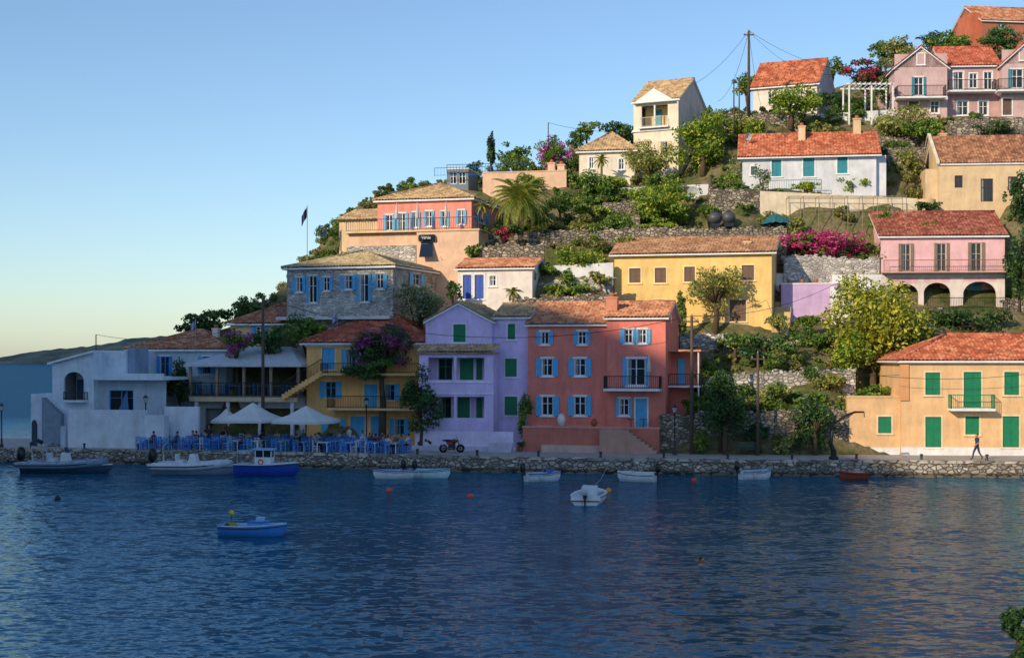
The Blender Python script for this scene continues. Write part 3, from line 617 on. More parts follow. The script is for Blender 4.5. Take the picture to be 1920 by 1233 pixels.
rwall('stone_retaining_wall',1560,1790,136,135.5,252,258,285,ST_W)
rwall('stone_retaining_wall',1470,1650,119.5,119,480,486,515,ST_L)
# ---------------- terrain
C=[(340,628,122),(400,606,124),(470,585,125),(430,640,112),(620,480,124),(540,520,125),(640,395,138),(720,355,142),(850,340,145),(1000,318,148),(1180,255,150),(1400,205,152),(1580,170,156),(1650,135,162),(1800,105,160),(1900,90,160),(2050,80,160),
 (1830,620,114),(1750,640,110),(1650,640,109),(1600,600,113),(1450,700,106),(1450,640,110),(1450,745,104),(1300,700,108),(1250,470,125),(1300,330,136),(1420,280,134),(900,480,119),(1060,600,112),(1600,500,121),
 (850,420,128),(1000,420,125),(1060,350,134)]
for px,py,D in C: p=P(px,py,D); TP.append(tuple(p))
for X in range(-44,141,9):
    for o in (1,5,9,12): TP.append((X,qy(X)+o,.6))
for X in (-44,-40,-36): TP.append((X,118,.5))
TP+=[(-30,118,3.5),(-34,122,2),(-40,130,-2),(-50,112,-3),(-52,125,-4),(-48,150,-5),(-60,110,-4),(-70,150,-6),(-30,140,4),(-22,130,9),(-25,160,4),(-10,170,12),(10,190,20),(40,190,32),(80,190,34),(90,160,36),(100,130,24),(110,110,8),(140,140,30),(140,110,5),(0,220,10),(60,230,25),(-60,220,-6)]
for px,D in ((1760,103),(1850,104),(1950,104)): q=P(px,600,D); TP.append((q.x,107,2.5))
tp=np.array(TP); XY=tp[:,:2]; Z=tp[:,2]
Dm=np.linalg.norm(XY[:,None]-XY[None],axis=2); n=len(Z)
A_=np.zeros((n+3,n+3)); A_[:n,:n]=-Dm+np.eye(n)*.25; A_[:n,n]=1;A_[:n,n+1:]=XY; A_[n,:n]=1;A_[n+1:,:n]=XY.T
sol=np.linalg.solve(A_,np.concatenate([Z,[0,0,0]]))
NT=n
def Tm(x,y):
    x=np.atleast_1d(x).astype(float);y=np.atleast_1d(y).astype(float)
    q=np.stack([x,y],1); d=np.linalg.norm(q[:,None]-XY[None],axis=2)
    return -d@sol[:NT]+sol[NT]+q@sol[NT+1:]
def T(x,y):
    q=np.array([x,y]); d=np.linalg.norm(q-XY,axis=1); return float(-d@sol[:NT]+sol[NT]+q@sol[NT+1:])
xs=np.arange(-72,141,1.0); ss=np.concatenate([np.arange(.6,75,1.0),np.arange(76,140,4)])
vs=[];
for s_ in ss:
    ys=np.array([qy(x)+s_ for x in xs]); zs=Tm(xs,ys)
    for x,y,z in zip(xs,ys,zs):
        nz=noise.noise(Vector((x*.35,y*.35,0)))*.35+noise.noise(Vector((x,y,3)))*.12
        if s_<14: nz*=0.2; 
        if s_<6: z=min(z,.8)
        vs.append((x,y,z+nz))
k=len(xs); fs=[(j*k+i,j*k+i+1,(j+1)*k+i+1,(j+1)*k+i) for j in range(len(ss)-1) for i in range(k-1)]
m,nt,b,L=base('hillside_earth')
r=ramp(nt,[(.3,lin('#39451f')),(.45,lin('#5f6636')),(.58,lin('#85795a')),(.72,lin('#4d5a2a'))]); L(noise_n(nt,coords(nt),.35,8,.65),r.inputs[0])
r2=ramp(nt,[(.35,g4(.55)),(.65,g4(1.1))]); L(noise_n(nt,coords(nt),2.5,6,.7),r2.inputs[0]); L(mixc(nt,'MULTIPLY',1,r.outputs[0],r2.outputs[0]),b.inputs['Base Color']); b.inputs['Roughness'].default_value=.95
bump(nt,b,noise_n(nt,coords(nt),3,8,.7),.8,.2)
mb=MB(); mb.v=vs; mb.f=fs; mkobj('hillside_terrain',mb,m,None,True)
# quay
g=Grp('quay'); q=[x for x in np.arange(-70,141,1.5)]
m,nt,b,L=base('quay_paving'); r=ramp(nt,[(.3,lin('#8a8581')),(.7,lin('#b8b0a7'))]); L(noise_n(nt,coords(nt),1.2,7,.65),r.inputs[0]); L(r.outputs[0],b.inputs['Base Color']); b.inputs['Roughness'].default_value=.85
PAVE=m
EDGE=stone('#beb5a9','#d8d0c3','#8d857b',1.1,'edge_stone')
for a,b_ in zip(q[:-1],q[1:]):
    if a<-45: continue
    ya,yb=qy(a),qy(b_)
    g('paving',PAVE).quad((a,ya+.4,1.0),(b_,yb+.4,1.0),(b_,yb+13,1.0),(a,ya+13,1.0))
    g('wall',ST_Q).quad((a,ya,-2),(b_,yb,-2),(b_,yb,.86),(a,ya,.86))
    j1,j2=random.uniform(-.05,.04),random.uniform(-.02,.03)
    g('edge_stones',EDGE).add([(a+.02,ya-.06+j1,.86),(b_-.02,yb-.06+j1,.86),(b_-.02,yb-.06+j1,1.04+j2),(a+.02,ya-.06+j1,1.04+j2),(a+.02,ya+.42,1.04+j2),(b_-.02,yb+.42,1.04+j2)],[(0,1,2,3),(3,2,5,4)])
    for _ in range(7):
        x=random.uniform(a,b_); s_=random.uniform(.08,.17); g('wall',ST_Q).ball((x,qy(x)+.02,random.uniform(.05,.82)),s_*1.4,s_*.6,s_*.8,6,4)
x=-45; g('wall',ST_Q).quad((x,qy(x),-2),(x,qy(x)+13,-2),(x,qy(x)+13,1),(x,qy(x),1))
for i in range(500):
    x=random.uniform(-42,45); y=qy(x)-random.uniform(0,.8); s_=random.uniform(.08,.28); g('foot_rocks',plain('#6b6354',.9)).ball((x,y,random.uniform(-.15,.06)),s_*1.4,s_,s_*.7,6,4)
for x in np.arange(-36,45,4.2):
    y=qy(x)+.8; g('bollards',plain('#3a3d42',.5),True).lathe((x,y,1.0),[(.12,0),(.09,.1),(.08,.3),(.13,.36),(.1,.42),(0,.43)],10)
g.done()
# ---------------- water
wm=bpy.data.materials.new('sea_water'); wm.use_nodes=True; nt=wm.node_tree; L=nt.links.new; nt.nodes.remove(nt.nodes['Principled BSDF'])
def wnoise(sc,scale,det,rough):
    n=nt.nodes.new('ShaderNodeTexNoise'); n.inputs['Scale'].default_value=scale; n.inputs['Detail'].default_value=det; n.inputs['Roughness'].default_value=rough
    L(coords(nt,sc),n.inputs['Vector']); return n.outputs['Color']
def vm(op,a,b=None):
    n=nt.nodes.new('ShaderNodeVectorMath'); n.operation=op
    for i,v in enumerate((a,b)):
        if v is None: continue
        if hasattr(v,'node'): L(v,n.inputs[i])
        else: n.inputs[i].default_value=v
    return n.outputs[0]
def ma(op,a,b):
    n=nt.nodes.new('ShaderNodeMath'); n.operation=op
    for i,v in enumerate((a,b)):
        if hasattr(v,'node'): L(v,n.inputs[i])
        else: n.inputs[i].default_value=v
    return n.outputs[0]
c1=vm('SUBTRACT',wnoise((.6,1.0,1),3.2,3,.6),(.5,.5,.5)); c2=vm('SUBTRACT',wnoise((.5,1.0,1),.6,3,.55),(.5,.5,.5))
s1=vm('MULTIPLY',c1,(.8,.95,0)); s2=vm('MULTIPLY',c2,(.26,.36,0))
nr=vm('NORMALIZE',vm('ADD',vm('ADD',s1,s2),(0,0,1)))
# open sea outside the bay: deeper blue, sun and sky glare dimmed by colour
sx=nt.nodes.new('ShaderNodeSeparateXYZ'); L(coords(nt),sx.inputs[0]); mr=nt.nodes.new('ShaderNodeMapRange'); mr.inputs['From Min'].default_value=105; mr.inputs['From Max'].default_value=190; L(sx.outputs[1],mr.inputs['Value']); far_sea=mr.outputs[0]
df=nt.nodes.new('ShaderNodeBsdfDiffuse'); gl=nt.nodes.new('ShaderNodeBsdfGlossy'); fr=nt.nodes.new('ShaderNodeFresnel'); fr.inputs['IOR'].default_value=1.333
L(nr,gl.inputs['Normal']); L(nr,fr.inputs['Normal']); gl.inputs['Roughness'].default_value=.12
L(mixc(nt,'MIX',far_sea,(.72,.9,1,1),(.3,.6,.95,1)),gl.inputs['Color'])
r=ramp(nt,[(.35,(.005,.075,.14,1)),(.65,(.012,.125,.2,1))]); L(noise_n(nt,coords(nt,(.03,.05,1)),1,4,.6),r.inputs[0]); L(mixc(nt,'MIX',far_sea,r.outputs[0],(.002,.025,.075,1)),df.inputs['Color'])
cap=ma('MULTIPLY_ADD',far_sea,-.28) 
cap.node.inputs[2].default_value=.46
mn=ma('MINIMUM',ma('MULTIPLY',fr.outputs[0],.72),cap)
ms=nt.nodes.new('ShaderNodeMixShader'); L(mn,ms.inputs[0]); L(df.outputs[0],ms.inputs[1]); L(gl.outputs[0],ms.inputs[2]); L(ms.outputs[0],nt.nodes['Material Output'].inputs[0])
mb=MB(); mb.quad((-30000,-3000,0),(30000,-3000,0),(30000,30000,0),(-30000,30000,0)); mkobj('sea_water',mb,wm)
mb=MB(); mb.quad((-30000,-3000,-6.5),(30000,-3000,-6.5),(30000,30000,-6.5),(-30000,30000,-6.5)); mkobj('seabed_ground',mb,plain('#3a4a44'))
# ---------------- foliage
def leaves(cent,size,out=None,flat=.0):
    n=len(cent); a=rng.normal(size=(n,3)); 
    if out is not None: a=a*.8+out*.9+np.array([0,0,.35])
    a/=np.linalg.norm(a,axis=1)[:,None]; t=rng.normal(size=(n,3)); t-= (t*a).sum(1)[:,None]*a; t/=np.linalg.norm(t,axis=1)[:,None]; s=np.cross(a,t)
    sz=size*rng.uniform(.5,1.25,size=(n,1)); v=np.stack([cent-t*sz,cent-s*sz*.55,cent+t*sz,cent+s*sz*.55],1).reshape(-1,3)
    return v
def leafmesh(name,v,mat,parent=None):
    n=len(v)//4; me=bpy.data.meshes.new(name); me.vertices.add(n*4); me.vertices.foreach_set('co',v.astype(np.float32).ravel())
    me.loops.add(n*4); me.loops.foreach_set('vertex_index',np.arange(n*4,dtype=np.int32)); me.polygons.add(n); me.polygons.foreach_set('loop_start',np.arange(0,n*4,4,dtype=np.int32))
    try: me.polygons.foreach_set('loop_total',np.full(n,4,dtype=np.int32))
    except Exception: pass
    me.update(calc_edges=True); me.validate(); me.materials.append(mat); o=bpy.data.objects.new(name,me); sc_.collection.objects.link(o)
    if parent: o.parent=parent
    return o
def crown(rx,ry,rz,leaf,dens,K=None,shape='round'):
    R=(rx*ry*rz)**(1/3); K=K or int(max(8,min(46,12+R*8)))
    cs=[]; 
    for i in range(K):
        d=rng.normal(size=3); d/=np.linalg.norm(d); rr_=rng.uniform(.3,.95); c=d*rr_
        if shape=='cone': z=rng.uniform(-1,.95); w=(1-abs(z)**2)**.5*.5*(1.15-.5*(z+1)/2); th=rng.uniform(0,6.28); c=np.array([math.cos(th)*w,math.sin(th)*w,z])
        cs.append((c,rng.uniform(.15,.38)))
    N_=int(dens*430*(rx*rz+ry*rz+rx*ry)/3*(0.2/leaf)**2)+150
    out=[];o2=[]
    sc=np.array([rx,ry,rz])
    for c,r in cs:
        m_=int(N_/K*(r/.29)**2*1.0); d=rng.normal(size=(m_,3)); d/=np.linalg.norm(d,axis=1)[:,None]; rr_=r*rng.uniform(.3,1.25,size=(m_,1))**.65
        p=(c+d*rr_)*sc; out.append(p); o2.append(d)
    return np.concatenate(out),np.concatenate(o2),[c*sc for c,_ in cs]
BARK=plain('#5a4a3a',.95)
GR={'bright':('#6a8a26','#b6be4a'),'mid':('#4d7428','#96a844'),'dark':('#30522a','#5a7a3a'),'olive':('#7f8a46','#b8b262'),'pine':('#3a6030','#6a8c40'),'yel':('#86902c','#d0cc4c'),'grey':('#6f7f58','#a8b088')}
def tree(name,cx,cy,rx,ry,D,col,leaf=.17,dens=1,shape='round',flower=None,ff=.5,base_py=None,trunk=True,sub=False):
    Cn=P(cx,cy,D); k=D/F; Rx=rx*k; Rz=ry*k; Ry=min(Rx,Rz*1.6)*.85
    zb=T(Cn.x,Cn.y)-.1
    if base_py: zb=P(cx,base_py,D).z-.2
    leaf*=.9
    g=Grp(name,(Cn.x,Cn.y,Cn.z)); p,o,cs=crown(Rx,Ry,Rz,leaf,dens,shape=shape)
    hb=zb-Cn.z
    if trunk and hb<-.2:
        m=g('trunk',BARK,True); r0=max(.07,min(.26,Rx*.09)); top=Vector((0,0,Rz*.1))
        m.tube([(0,0,hb),(random.uniform(-.15,.15),.05,hb*.55),(0,0,min(-Rz*.4,hb*.4)),top],[r0*1.3,r0,r0*.8,r0*.35],8)
        for c in cs[:10]:
            c=Vector(c); m.tube([(0,0,min(-Rz*.35,hb*.35)),c*.5+Vector((0,0,-Rz*.1)),c],[r0*.55,r0*.3,.02],5)
    v=leaves(p,leaf,o); c1,c2=GR[col]
    if flower:
        nl=len(p); nzv=np.array([noise.noise(Vector(q)*1.1+Vector((cx,0,0))) for q in p]); th=np.quantile(nzv,1-ff); mk=(nzv>th)&(rng.random(nl)<.85); mk4=np.repeat(mk,4)
        e=g.done(); leafmesh('flowers',v[mk4],leafm(flower[0],flower[1],'blossom',.3),e); leafmesh('leaves',v[~mk4],leafm(c1,c2),e)
    else:
        e=g.done(); leafmesh('leaves',v,leafm(c1,c2),e)
    return e
MAG=('#c0287a','#e468a4'); PUR=('#a03c86','#cc70b0'); REDF=('#a82848','#d4586c')
tree('broadleaf_tree',1640,600,95,98,107.5,'yel',.2,1.1)
tree('broadleaf_tree',1600,660,50,52,106.5,'bright',.18)
tree('broadleaf_tree',1342,540,54,46,114,'olive',.15,.7,base_py=622)
tree('broadleaf_tree',1318,272,56,56,134,'bright',.2)
tree('olive_tree',1220,298,46,38,135,'olive',.17)
tree('garden_bush',1115,353,48,33,130,'mid',.17)
tree('garden_bush',1238,385,72,42,127,'bright',.18,1.1)
tree('garden_bush',1240,345,40,20,130,'mid',.17)
tree('cypress_tree',920,284,13,44,139,'dark',.13,2.2,'cone')
tree('broadleaf_tree',963,296,36,32,139,'mid',.18)
tree('bougainvillea_bush',1040,285,40,34,138,'mid',.16,1,'round',PUR,.45)
tree('pine_tree',1165,243,44,20,149,'pine',.18)
tree('pine_tree',1080,262,22,22,148,'pine',.18)
tree('garden_bush',885,316,18,16,142,'dark',.15)
tree('bougainvillea_bush',1545,455,86,32,121.3,'mid',.15,1.2,'round',MAG,.78)
tree('bougainvillea_bush',716,650,66,42,107.2,'dark',.15,1.3,'round',PUR,.4,base_py=838)
tree('bougainvillea_bush',690,690,55,22,106.8,'pine',.15,1.2,trunk=False,base_py=838)
tree('tamarisk_tree',788,752,38,56,104,'dark',.17,1.0,base_py=842)
tree('broadleaf_tree',786,562,54,40,111,'grey',.16,.9)
tree('tamarisk_tree',1358,765,48,60,99.3,'dark',.16,1.0,base_py=852)
tree('garden_bush',1350,725,34,32,100,'pine',.16,1.0,base_py=852)
tree('garden_bush',1528,790,46,50,98.8,'dark',.16,.9,base_py=852)
tree('garden_bush',1440,655,85,32,108,'pine',.18,.8)
tree('garden_bush',1520,755,42,24,102,'mid',.17,.8)
tree('garden_bush',1450,740,34,22,103.5,'olive',.16,.7)
tree('pine_tree',390,602,50,24,123,'pine',.18,1.2); tree('pine_tree',460,582,44,26,124,'pine',.18,1.2); tree('garden_bush',350,616,22,12,122,'dark',.16)
tree('broadleaf_tree',575,617,52,30,112,'mid',.18,1.2); tree('broadleaf_tree',500,630,40,26,112,'pine',.18)
tree('bougainvillea_bush',443,640,34,30,111.5,'mid',.15,1,'round',PUR,.4)
tree('garden_bush',337,720,28,42,111.5,'dark',.15,1.2)
tree('broadleaf_tree',1482,192,52,29,138,'bright',.18); tree('broadleaf_tree',1400,155,34,24,150,'mid',.17)
tree('pine_tree',1690,98,42,30,152,'olive',.2); tree('pine_tree',1780,84,38,24,152,'mid',.2); tree('pine_tree',1885,75,45,24,156,'pine',.2,base_py=110)
tree('broadleaf_tree',1700,232,80,40,137,'olive',.19,.9); tree('bougainvillea_bush',1625,135,50,28,148,'dark',.16,1.1,'round',REDF,.5)
tree('olive_tree',1392,322,38,34,131,'grey',.15,.6); tree('garden_bush',1604,343,32,18,128,'bright',.15)
tree('pine_tree',1908,365,28,52,124,'dark',.18,1.2); tree('pine_tree',1912,500,26,70,117,'dark',.18,1.2)
tree('garden_bush',1830,602,95,26,114,'dark',.17,1.1); tree('cypress_tree',1277,582,16,38,113,'mid',.13,1.6,'cone')
tree('climbing_vine',981,775,16,44,104.6,'mid',.13,1.0,base_py=840)
tree('garden_bush',1090,485,50,24,117,'bright',.16); tree('garden_bush',1060,470,24,18,118,'olive',.15); tree('bougainvillea_bush',985,520,18,20,114.5,'mid',.13,1,'round',PUR,.4)
tree('bougainvillea_bush',945,435,38,16,120,'dark',.14,1,'round',REDF,.35); tree('garden_bush',1050,380,30,24,124,'mid',.16); tree('garden_bush',850,545,16,22,113,'dark',.14)
tree('garden_bush',1460,605,30,16,111.5,'olive',.15,.8); tree('garden_bush',1740,385,30,12,124,'dark',.15); tree('garden_bush',1560,185,30,20,143,'dark',.16)
tree('broadleaf_tree',1430,345,22,40,126,'grey',.14,.5); tree('garden_bush',1510,350,40,8,127,'bright',.14)
for a in ((1610,195,34,24,144,'mid'),(1355,245,34,26,137,'mid'),(1395,235,30,20,137,'olive'),(1150,420,44,26,124,'mid'),(1085,430,30,18,123,'olive'),(1330,395,22,18,125,'mid'),(1450,408,30,12,123.5,'olive'),
          (1730,240,44,26,134,'mid'),(1640,330,22,14,129,'dark'),(1745,425,28,14,121,'mid'),(1870,240,40,14,134.5,'dark'),(1660,170,22,30,143,'pine'),(1560,128,26,18,150,'mid'),(1655,480,20,22,119.5,'mid'),(1230,425,50,14,123,'bright'),(1100,240,26,14,149,'mid'),
          (1020,420,34,16,122.5,'olive'),(890,470,22,16,118.5,'mid'),(1520,600,34,14,112,'mid'),(1260,610,26,14,112.5,'olive'),(1560,640,44,24,109.5,'mid'),(1380,640,40,16,110,'mid'),(1560,712,40,18,104.5,'olive'),(1640,735,36,18,103,'mid'),(1460,795,30,24,101,'mid'),(1300,755,30,18,103,'mid'),(1660,95,30,18,156,'mid'),(1745,75,30,16,157,'dark'),
          (1180,290,26,24,138,'olive'),(1150,345,36,24,132,'bright'),(1075,340,26,18,133,'mid'),(995,340,30,16,131,'mid'),(1330,225,28,30,141,'mid'),(1420,240,30,22,136,'bright'),(1545,240,28,16,136,'olive'),(1700,300,26,26,130,'olive'),(1180,455,34,14,121,'olive'),(1110,395,34,18,126,'bright'),(1370,345,24,26,128,'bright'),(1660,415,24,20,122.5,'mid'),(1240,650,22,16,111,'mid'),(1490,430,24,24,122,'olive'),(1700,615,40,24,110,'mid'),(1580,770,24,34,100.6,'mid'),(1420,820,24,26,99.6,'dark'),(1310,825,20,22,99.8,'mid'),(1470,830,28,20,99.4,'olive'),
          (1040,545,24,16,113.9,'bright'),(1090,540,26,18,113.8,'mid'),(1125,520,24,16,114.2,'olive'),(1020,505,22,16,116.2,'mid'),(1065,520,18,18,115,'mid')):
    tree('garden_bush',*a,.16,1.0)
e=tree('foreground_shrub',1918,1195,42,56,30,'dark',.05,3.0,base_py=1500)
# palms
def palm(name,cx,cy,rpx,D,base_py,n=64,tr=.28,col=('#6d8a34','#ccc45c')):
    Cn=P(cx,cy,D); R=rpx*D/F; g=Grp(name,Cn); hb=P(cx,base_py,D).z-Cn.z
    m=g('trunk',plain('#7a6148',.95),True); k=10
    m.tube([(0,0,hb-.5+(-hb+.5)*i/k) for i in range(k+1)],[tr*(1.0+.12*(i%2)+.45*(i>k-3)) for i in range(k+1)],9)
    V=[];st=g('frond_stems',plain('#8a8a3c'))
    for i in range(n):
        th=2.4*i; el=math.radians(80-115*(i/n)); d=Vector((math.cos(th),math.sin(th),0)); pts=[]
        L_=R*random.uniform(.95,1.2)
        p=Vector((0,0,0)); a=el
        for s_ in range(9):
            pts.append(p.copy()); p=p+(d*math.cos(a)+Vector((0,0,math.sin(a))))*L_/8; a-=.2
        st.tube(pts,[.035-.003*j for j in range(9)],4,False); sd=Vector((-d.y,d.x,0))
        for j in range(1,30):
            t=j/30*8; i0=min(int(t),7); q=pts[i0].lerp(pts[i0+1],t-i0); fw=(pts[i0+1]-pts[i0]).normalized(); ll=R*.24*math.sin(math.pi*(.12+.85*j/30))
            for sg in (-1,1):
                tip=q+(sd*sg*.8+fw*.6+Vector((0,0,-.3))).normalized()*ll; w=fw*.045
                V+= [q-w,q.lerp(tip,.5)-w*.9,tip,q.lerp(tip,.5)+w*.9+Vector((0,0,.02))]
    e=g.done(); leafmesh('fronds',np.array([tuple(v) for v in V]),leafm(*col,'palm_frond'),e)
palm('palm_tree',975,372,66,121,428)
palm('palm_tree',962,548,20,114,562,18,.1); palm('palm_tree',1128,300,18,134,330,16,.1); palm('palm_tree',905,388,18,122.5,400,14,.08)
# hillside shrubs scatter
def blocked(x,y,mg=.6,fm=2.5):
    for ox,oy,a,W,d in FOOT:
        dx,dy=x-ox,y-oy; u=dx*math.cos(a)+dy*math.sin(a); v=-dx*math.sin(a)+dy*math.cos(a)
        if -mg<u<W+mg and -fm<v<d+mg: return True
    return False
vv={'a':[], 'b':[]}
cnt=0
while cnt<1500:
    x=random.uniform(-32,62); y=qy(x)+random.uniform(9,66); big=int(cnt)%5==0
    if blocked(x,y,1.2 if big else .5,4.5 if big else 1.8): cnt+=.2; continue
    z=T(x,y)
    if z<1.5: continue
    r_=random.uniform(1.0,1.8) if big else random.uniform(.3,.95); cnt=int(cnt)+1
    p,o,_=crown(r_,r_,r_*.75,.13,.8,K=6 if not big else 10); v=leaves(p,.115,o)+np.array([x,y,z+r_*.3]); vv['a' if random.random()<.7 else 'b'].append(v)
g=Grp('hillside_shrubs'); e=g.done(); leafmesh('green_shrubs',np.concatenate(vv['a']),leafm('#4a6b28','#86993f'),e); leafmesh('dry_shrubs',np.concatenate(vv['b']),leafm('#6e7238','#a29a5c'),e)
# ---------------- distant headland
def ridge(name,pts,D,dep,mat,z0=-5):
    g=Grp(name); m=g('slopes',mat,True); n=160; rows=10; X=[p[0] for p in pts];Y=[p[1] for p in pts]; V=[]
    for j in range(rows+1):
        t=j/rows
        for i in range(n+1):
            px=X[0]+(X[-1]-X[0])*i/n; py=float(np.interp(px,X,Y)); q=P(px,py,D); z=q.z*math.sin(math.pi*t*.5+.0)
            V.append((q.x,D-dep*(1-t),z*(1+.12*noise.noise(Vector((i*.15,j*.6,0))))+ (z0 if j==0 else 0)))
    m.add(V,[(j*(n+1)+i,j*(n+1)+i+1,(j+1)*(n+1)+i+1,(j+1)*(n+1)+i) for j in range(rows) for i in range(n)]); g.done()
m,nt,b,L=base('hazy_scrub'); r=ramp(nt,[(.35,lin('#22343f')),(.65,lin('#41535c'))]); L(noise_n(nt,coords(nt),.02,8,.7),r.inputs[0]); L(r.outputs[0],b.inputs['Base Color']); b.inputs['Roughness'].default_value=1; b.inputs['Specular IOR Level'].default_value=0  # blue-grey scrub colour carries the distance haze
ridge('distant_headland',[(18,672.5),(60,661),(100,656),(150,652),(200,646),(260,634),(330,630),(450,622),(600,640)],2200,200,m)
# ---------------- unseen hill added behind-left, ridge shaped to shade the waterfront
SD=Vector((-.663,-.749)); PD=Vector((.749,-.663)); EL=25
g=Grp('unseen_shade_hill'); mm=g('slopes',bpy.data.materials['hillside_earth'],True); V=[]; us=np.linspace(-190,120,90); prof=[(0,-3),(.25,.3),(.55,.62),(.85,.93),(1,1),(1.3,.9),(2,.5),(2.6,-.1)]
RU=[-190,-140,-97,-84,-73,-65,-59,-50,-42,-33,0,60,120]; RH=[5,97,98,97,96.5,95,93.5,90,87,83,50,20,5]
for t,hf in prof:
    for u in us:
        hr=float(np.interp(u,RU,RH))
        if not(-.01<t-1<.01): hr*=1+.08*noise.noise(Vector((u*.05,t*3,0)))
        else: hr+=.5*noise.noise(Vector((u*.4,0,0)))
        p=SD*(100+(t-1)*45)+PD*u; V.append((p.x,p.y,hr*hf if hf>-1 else -4))
k=len(us); mm.add(V,[(j*k+i,j*k+i+1,(j+1)*k+i+1,(j+1)*k+i) for j in range(len(prof)-1) for i in range(k-1)]); g.done()
# ---------------- poles & wires
def pole(name,px,yt,yb,D,r=.11,arm=True):
    a=P(px,yb,D); b=P(px,yt,D); g=Grp(name,a); hh=b.z-a.z; g('post',plain('#5a4d42',.9),True).tube([(0,0,-1),(0,0,hh)],[r*1.25,r*.8],8)
    if arm:
        g('crossarm',plain('#5a4d42',.9)).box(-.5,.5,-.05,.05,hh-.45,hh-.35)
        for x in (-.4,0,.4): g('insulators',plain('#8a8f94',.3),True).lathe((x,0,hh-.35 if x else hh),[(.04,0),(.06,.06),(.03,.14),(0,.15)],7)
    g.done(); return b
TOPS=dict(a=pole('utility_pole',1404,58,200,138,.13),b=pole('utility_pole',493,558,838,106.5,.12),c=pole('utility_pole',1297,592,852,99.8,.12),d=pole('utility_pole',1421,662,852,98.5,.1),e=pole('utility_pole',1437,225,305,133,.08,False),f=pole('utility_pole',1028,230,320,140,.06,False),g=pole('utility_pole',1376,150,250,136,.07,False),h=pole('utility_pole',180,627,700,112,.05,False),i=pole('utility_pole',1332,332,400,127,.2,False),j=pole('utility_pole',1386,150,240,138,.07,False))
def wire(a,b,sag=1.0,r=.016):
    a=Vector(a);b=Vector(b); g=Grp('overhead_cable'); pts=[]
    for i in range(17): t=i/16; p=a.lerp(b,t); p.z-=sag*4*t*(1-t); pts.append(p)
    g('cable',plain('#15171a',.6)).tube(pts,r,4,False); g.done()
wire(TOPS['b'],TOPS['c'],2.2,.02); wire(TOPS['c'],TOPS['d'],.6); wire(TOPS['d'],P(1705,700,99),.7); wire(TOPS['d'],P(2000,690,97),1.2); wire(TOPS['a'],P(1285,165,140),.8); wire(TOPS['a'],P(1345,190,140),1.5); wire(TOPS['a'],P(1560,140,145),1.2); wire(TOPS['a'],P(1690,130,140),1.6)
wire(TOPS['a'],TOPS['e'],1.5); wire(TOPS['f'],P(1190,245,140),.4); wire(TOPS['h'],P(490,600,110),.9); wire(TOPS['c'],P(1450,555,116),.5); wire(TOPS['c'],P(1650,480,119),1.4); wire(TOPS['g'],TOPS['a'],.3); wire(TOPS['e'],P(1660,340,128),1.0)
# flag
def flag(name,px,yt,yb,D,w,hgt,col,stripes=False):
    a=P(px,yb,D);b=P(px,yt,D); g=Grp(name,a); hh=b.z-a.z; g('pole',plain('#8f959b',.4)).tube([(0,0,-1),(0,0,hh)],.035,6); 
    ns=9 if stripes else 1
    for s_ in range(ns):
        m=g('cloth_light' if s_%2 else 'cloth',WHITE if s_%2 else plain(col)); V=[]
        for i in range(9):
            for zz in (0,1): V.append((-w*i/8*.5,.12*math.sin(i*1.1),hh-.05-hgt*(s_+zz)/ns-.9*w*i/8*(.5 if stripes else 1)))
        m.add(V,[(2*i,2*i+1,2*i+3,2*i+2) for i in range(8)])
    g.done()
flag('dark_blue_flag',576,385,480,124,1.0,.9,'#12305a'); flag('greek_flag',367,598,640,112,.8,.6,'#1d55a8',True); flag('greek_flag',632,585,640,111,.8,.6,'#1d55a8',True)
# satellite dishes, tanks
def dish(px,py,D,r=.45):
    p=P(px,py,D); g=Grp('satellite_dish',p,rad(random.uniform(-30,30))); V=[(0,.18,0)];n=16
    for rr_ in (.5,1.0):
        for i in range(n): q=2*math.pi*i/n; V.append((r*rr_*math.cos(q),.18-.18*rr_**2-.1*math.sin(q)*rr_,r*rr_*math.sin(q)))
    fs=[(0,1+i,1+(i+1)%n) for i in range(n)]+[(1+i,1+n+i,1+n+(i+1)%n,1+(i+1)%n) for i in range(n)]
    g('reflector',plain('#b9bdc2',.5),True).add(V,fs); g('mount',IRON).tube([(0,.18,0),(0,.3,-.3),(0,.3,-1.2)],.03,5); g('feed_arm',IRON).tube([(0,0,-r*.9),(0,-.45,-.05)],.015,4); g.done()
dish(829,481,120.5,.4); dish(1403,256,131,.35); dish(1300,362,128.5,.6)
for px,py in ((1340,409),(1366,408)):
    p=P(px,py,122.5); g=Grp('water_tank',p); g('tank',plain('#4a4c50',.5),True).ball((0,0,0),.62,.62,.55,16,10); g('legs',IRON).box(-.4,.4,-.3,.3,-.8,-.45); g('lid',IRON).lathe((0,0,.5),[(.2,0),(.2,.1),(0,.1)],10); g.done()
g=Grp('tarpaulin_covered_heap',P(1455,412,122.5)); V=[];
for i in range(13):
    for j in range(9): x=-1.3+i*.22;y=-.7+j*.18; V.append((x,y,-.5+1.0*max(0,1-(x/1.4)**2)*max(0,1-(y/.8)**2)+.12*noise.noise(Vector((x*3,y*3,0)))))
g('sheet',plain('#27666e',.5)).add(V,[(i*9+j,(i+1)*9+j,(i+1)*9+j+1,i*9+j+1) for i in range(12) for j in range(8)]); g.done()
g=Grp('vine_trellis',P(1480,418,122.6),rad(-3)); m=g('poles',plain('#8a8072',.8)); 
for i in range(9):
    for y in (0,1.8): m.tube([(i*1.25,y,-1),(i*1.25+random.uniform(-.05,.05),y,2.3)],.03,5)
for y in (0,.9,1.8): m.tube([(0,y,2.3),(10,y,2.25)],.025,5)
for i in range(9): m.tube([(i*1.25,0,2.32),(i*1.25,1.8,2.32)],.02,4)
g.done()
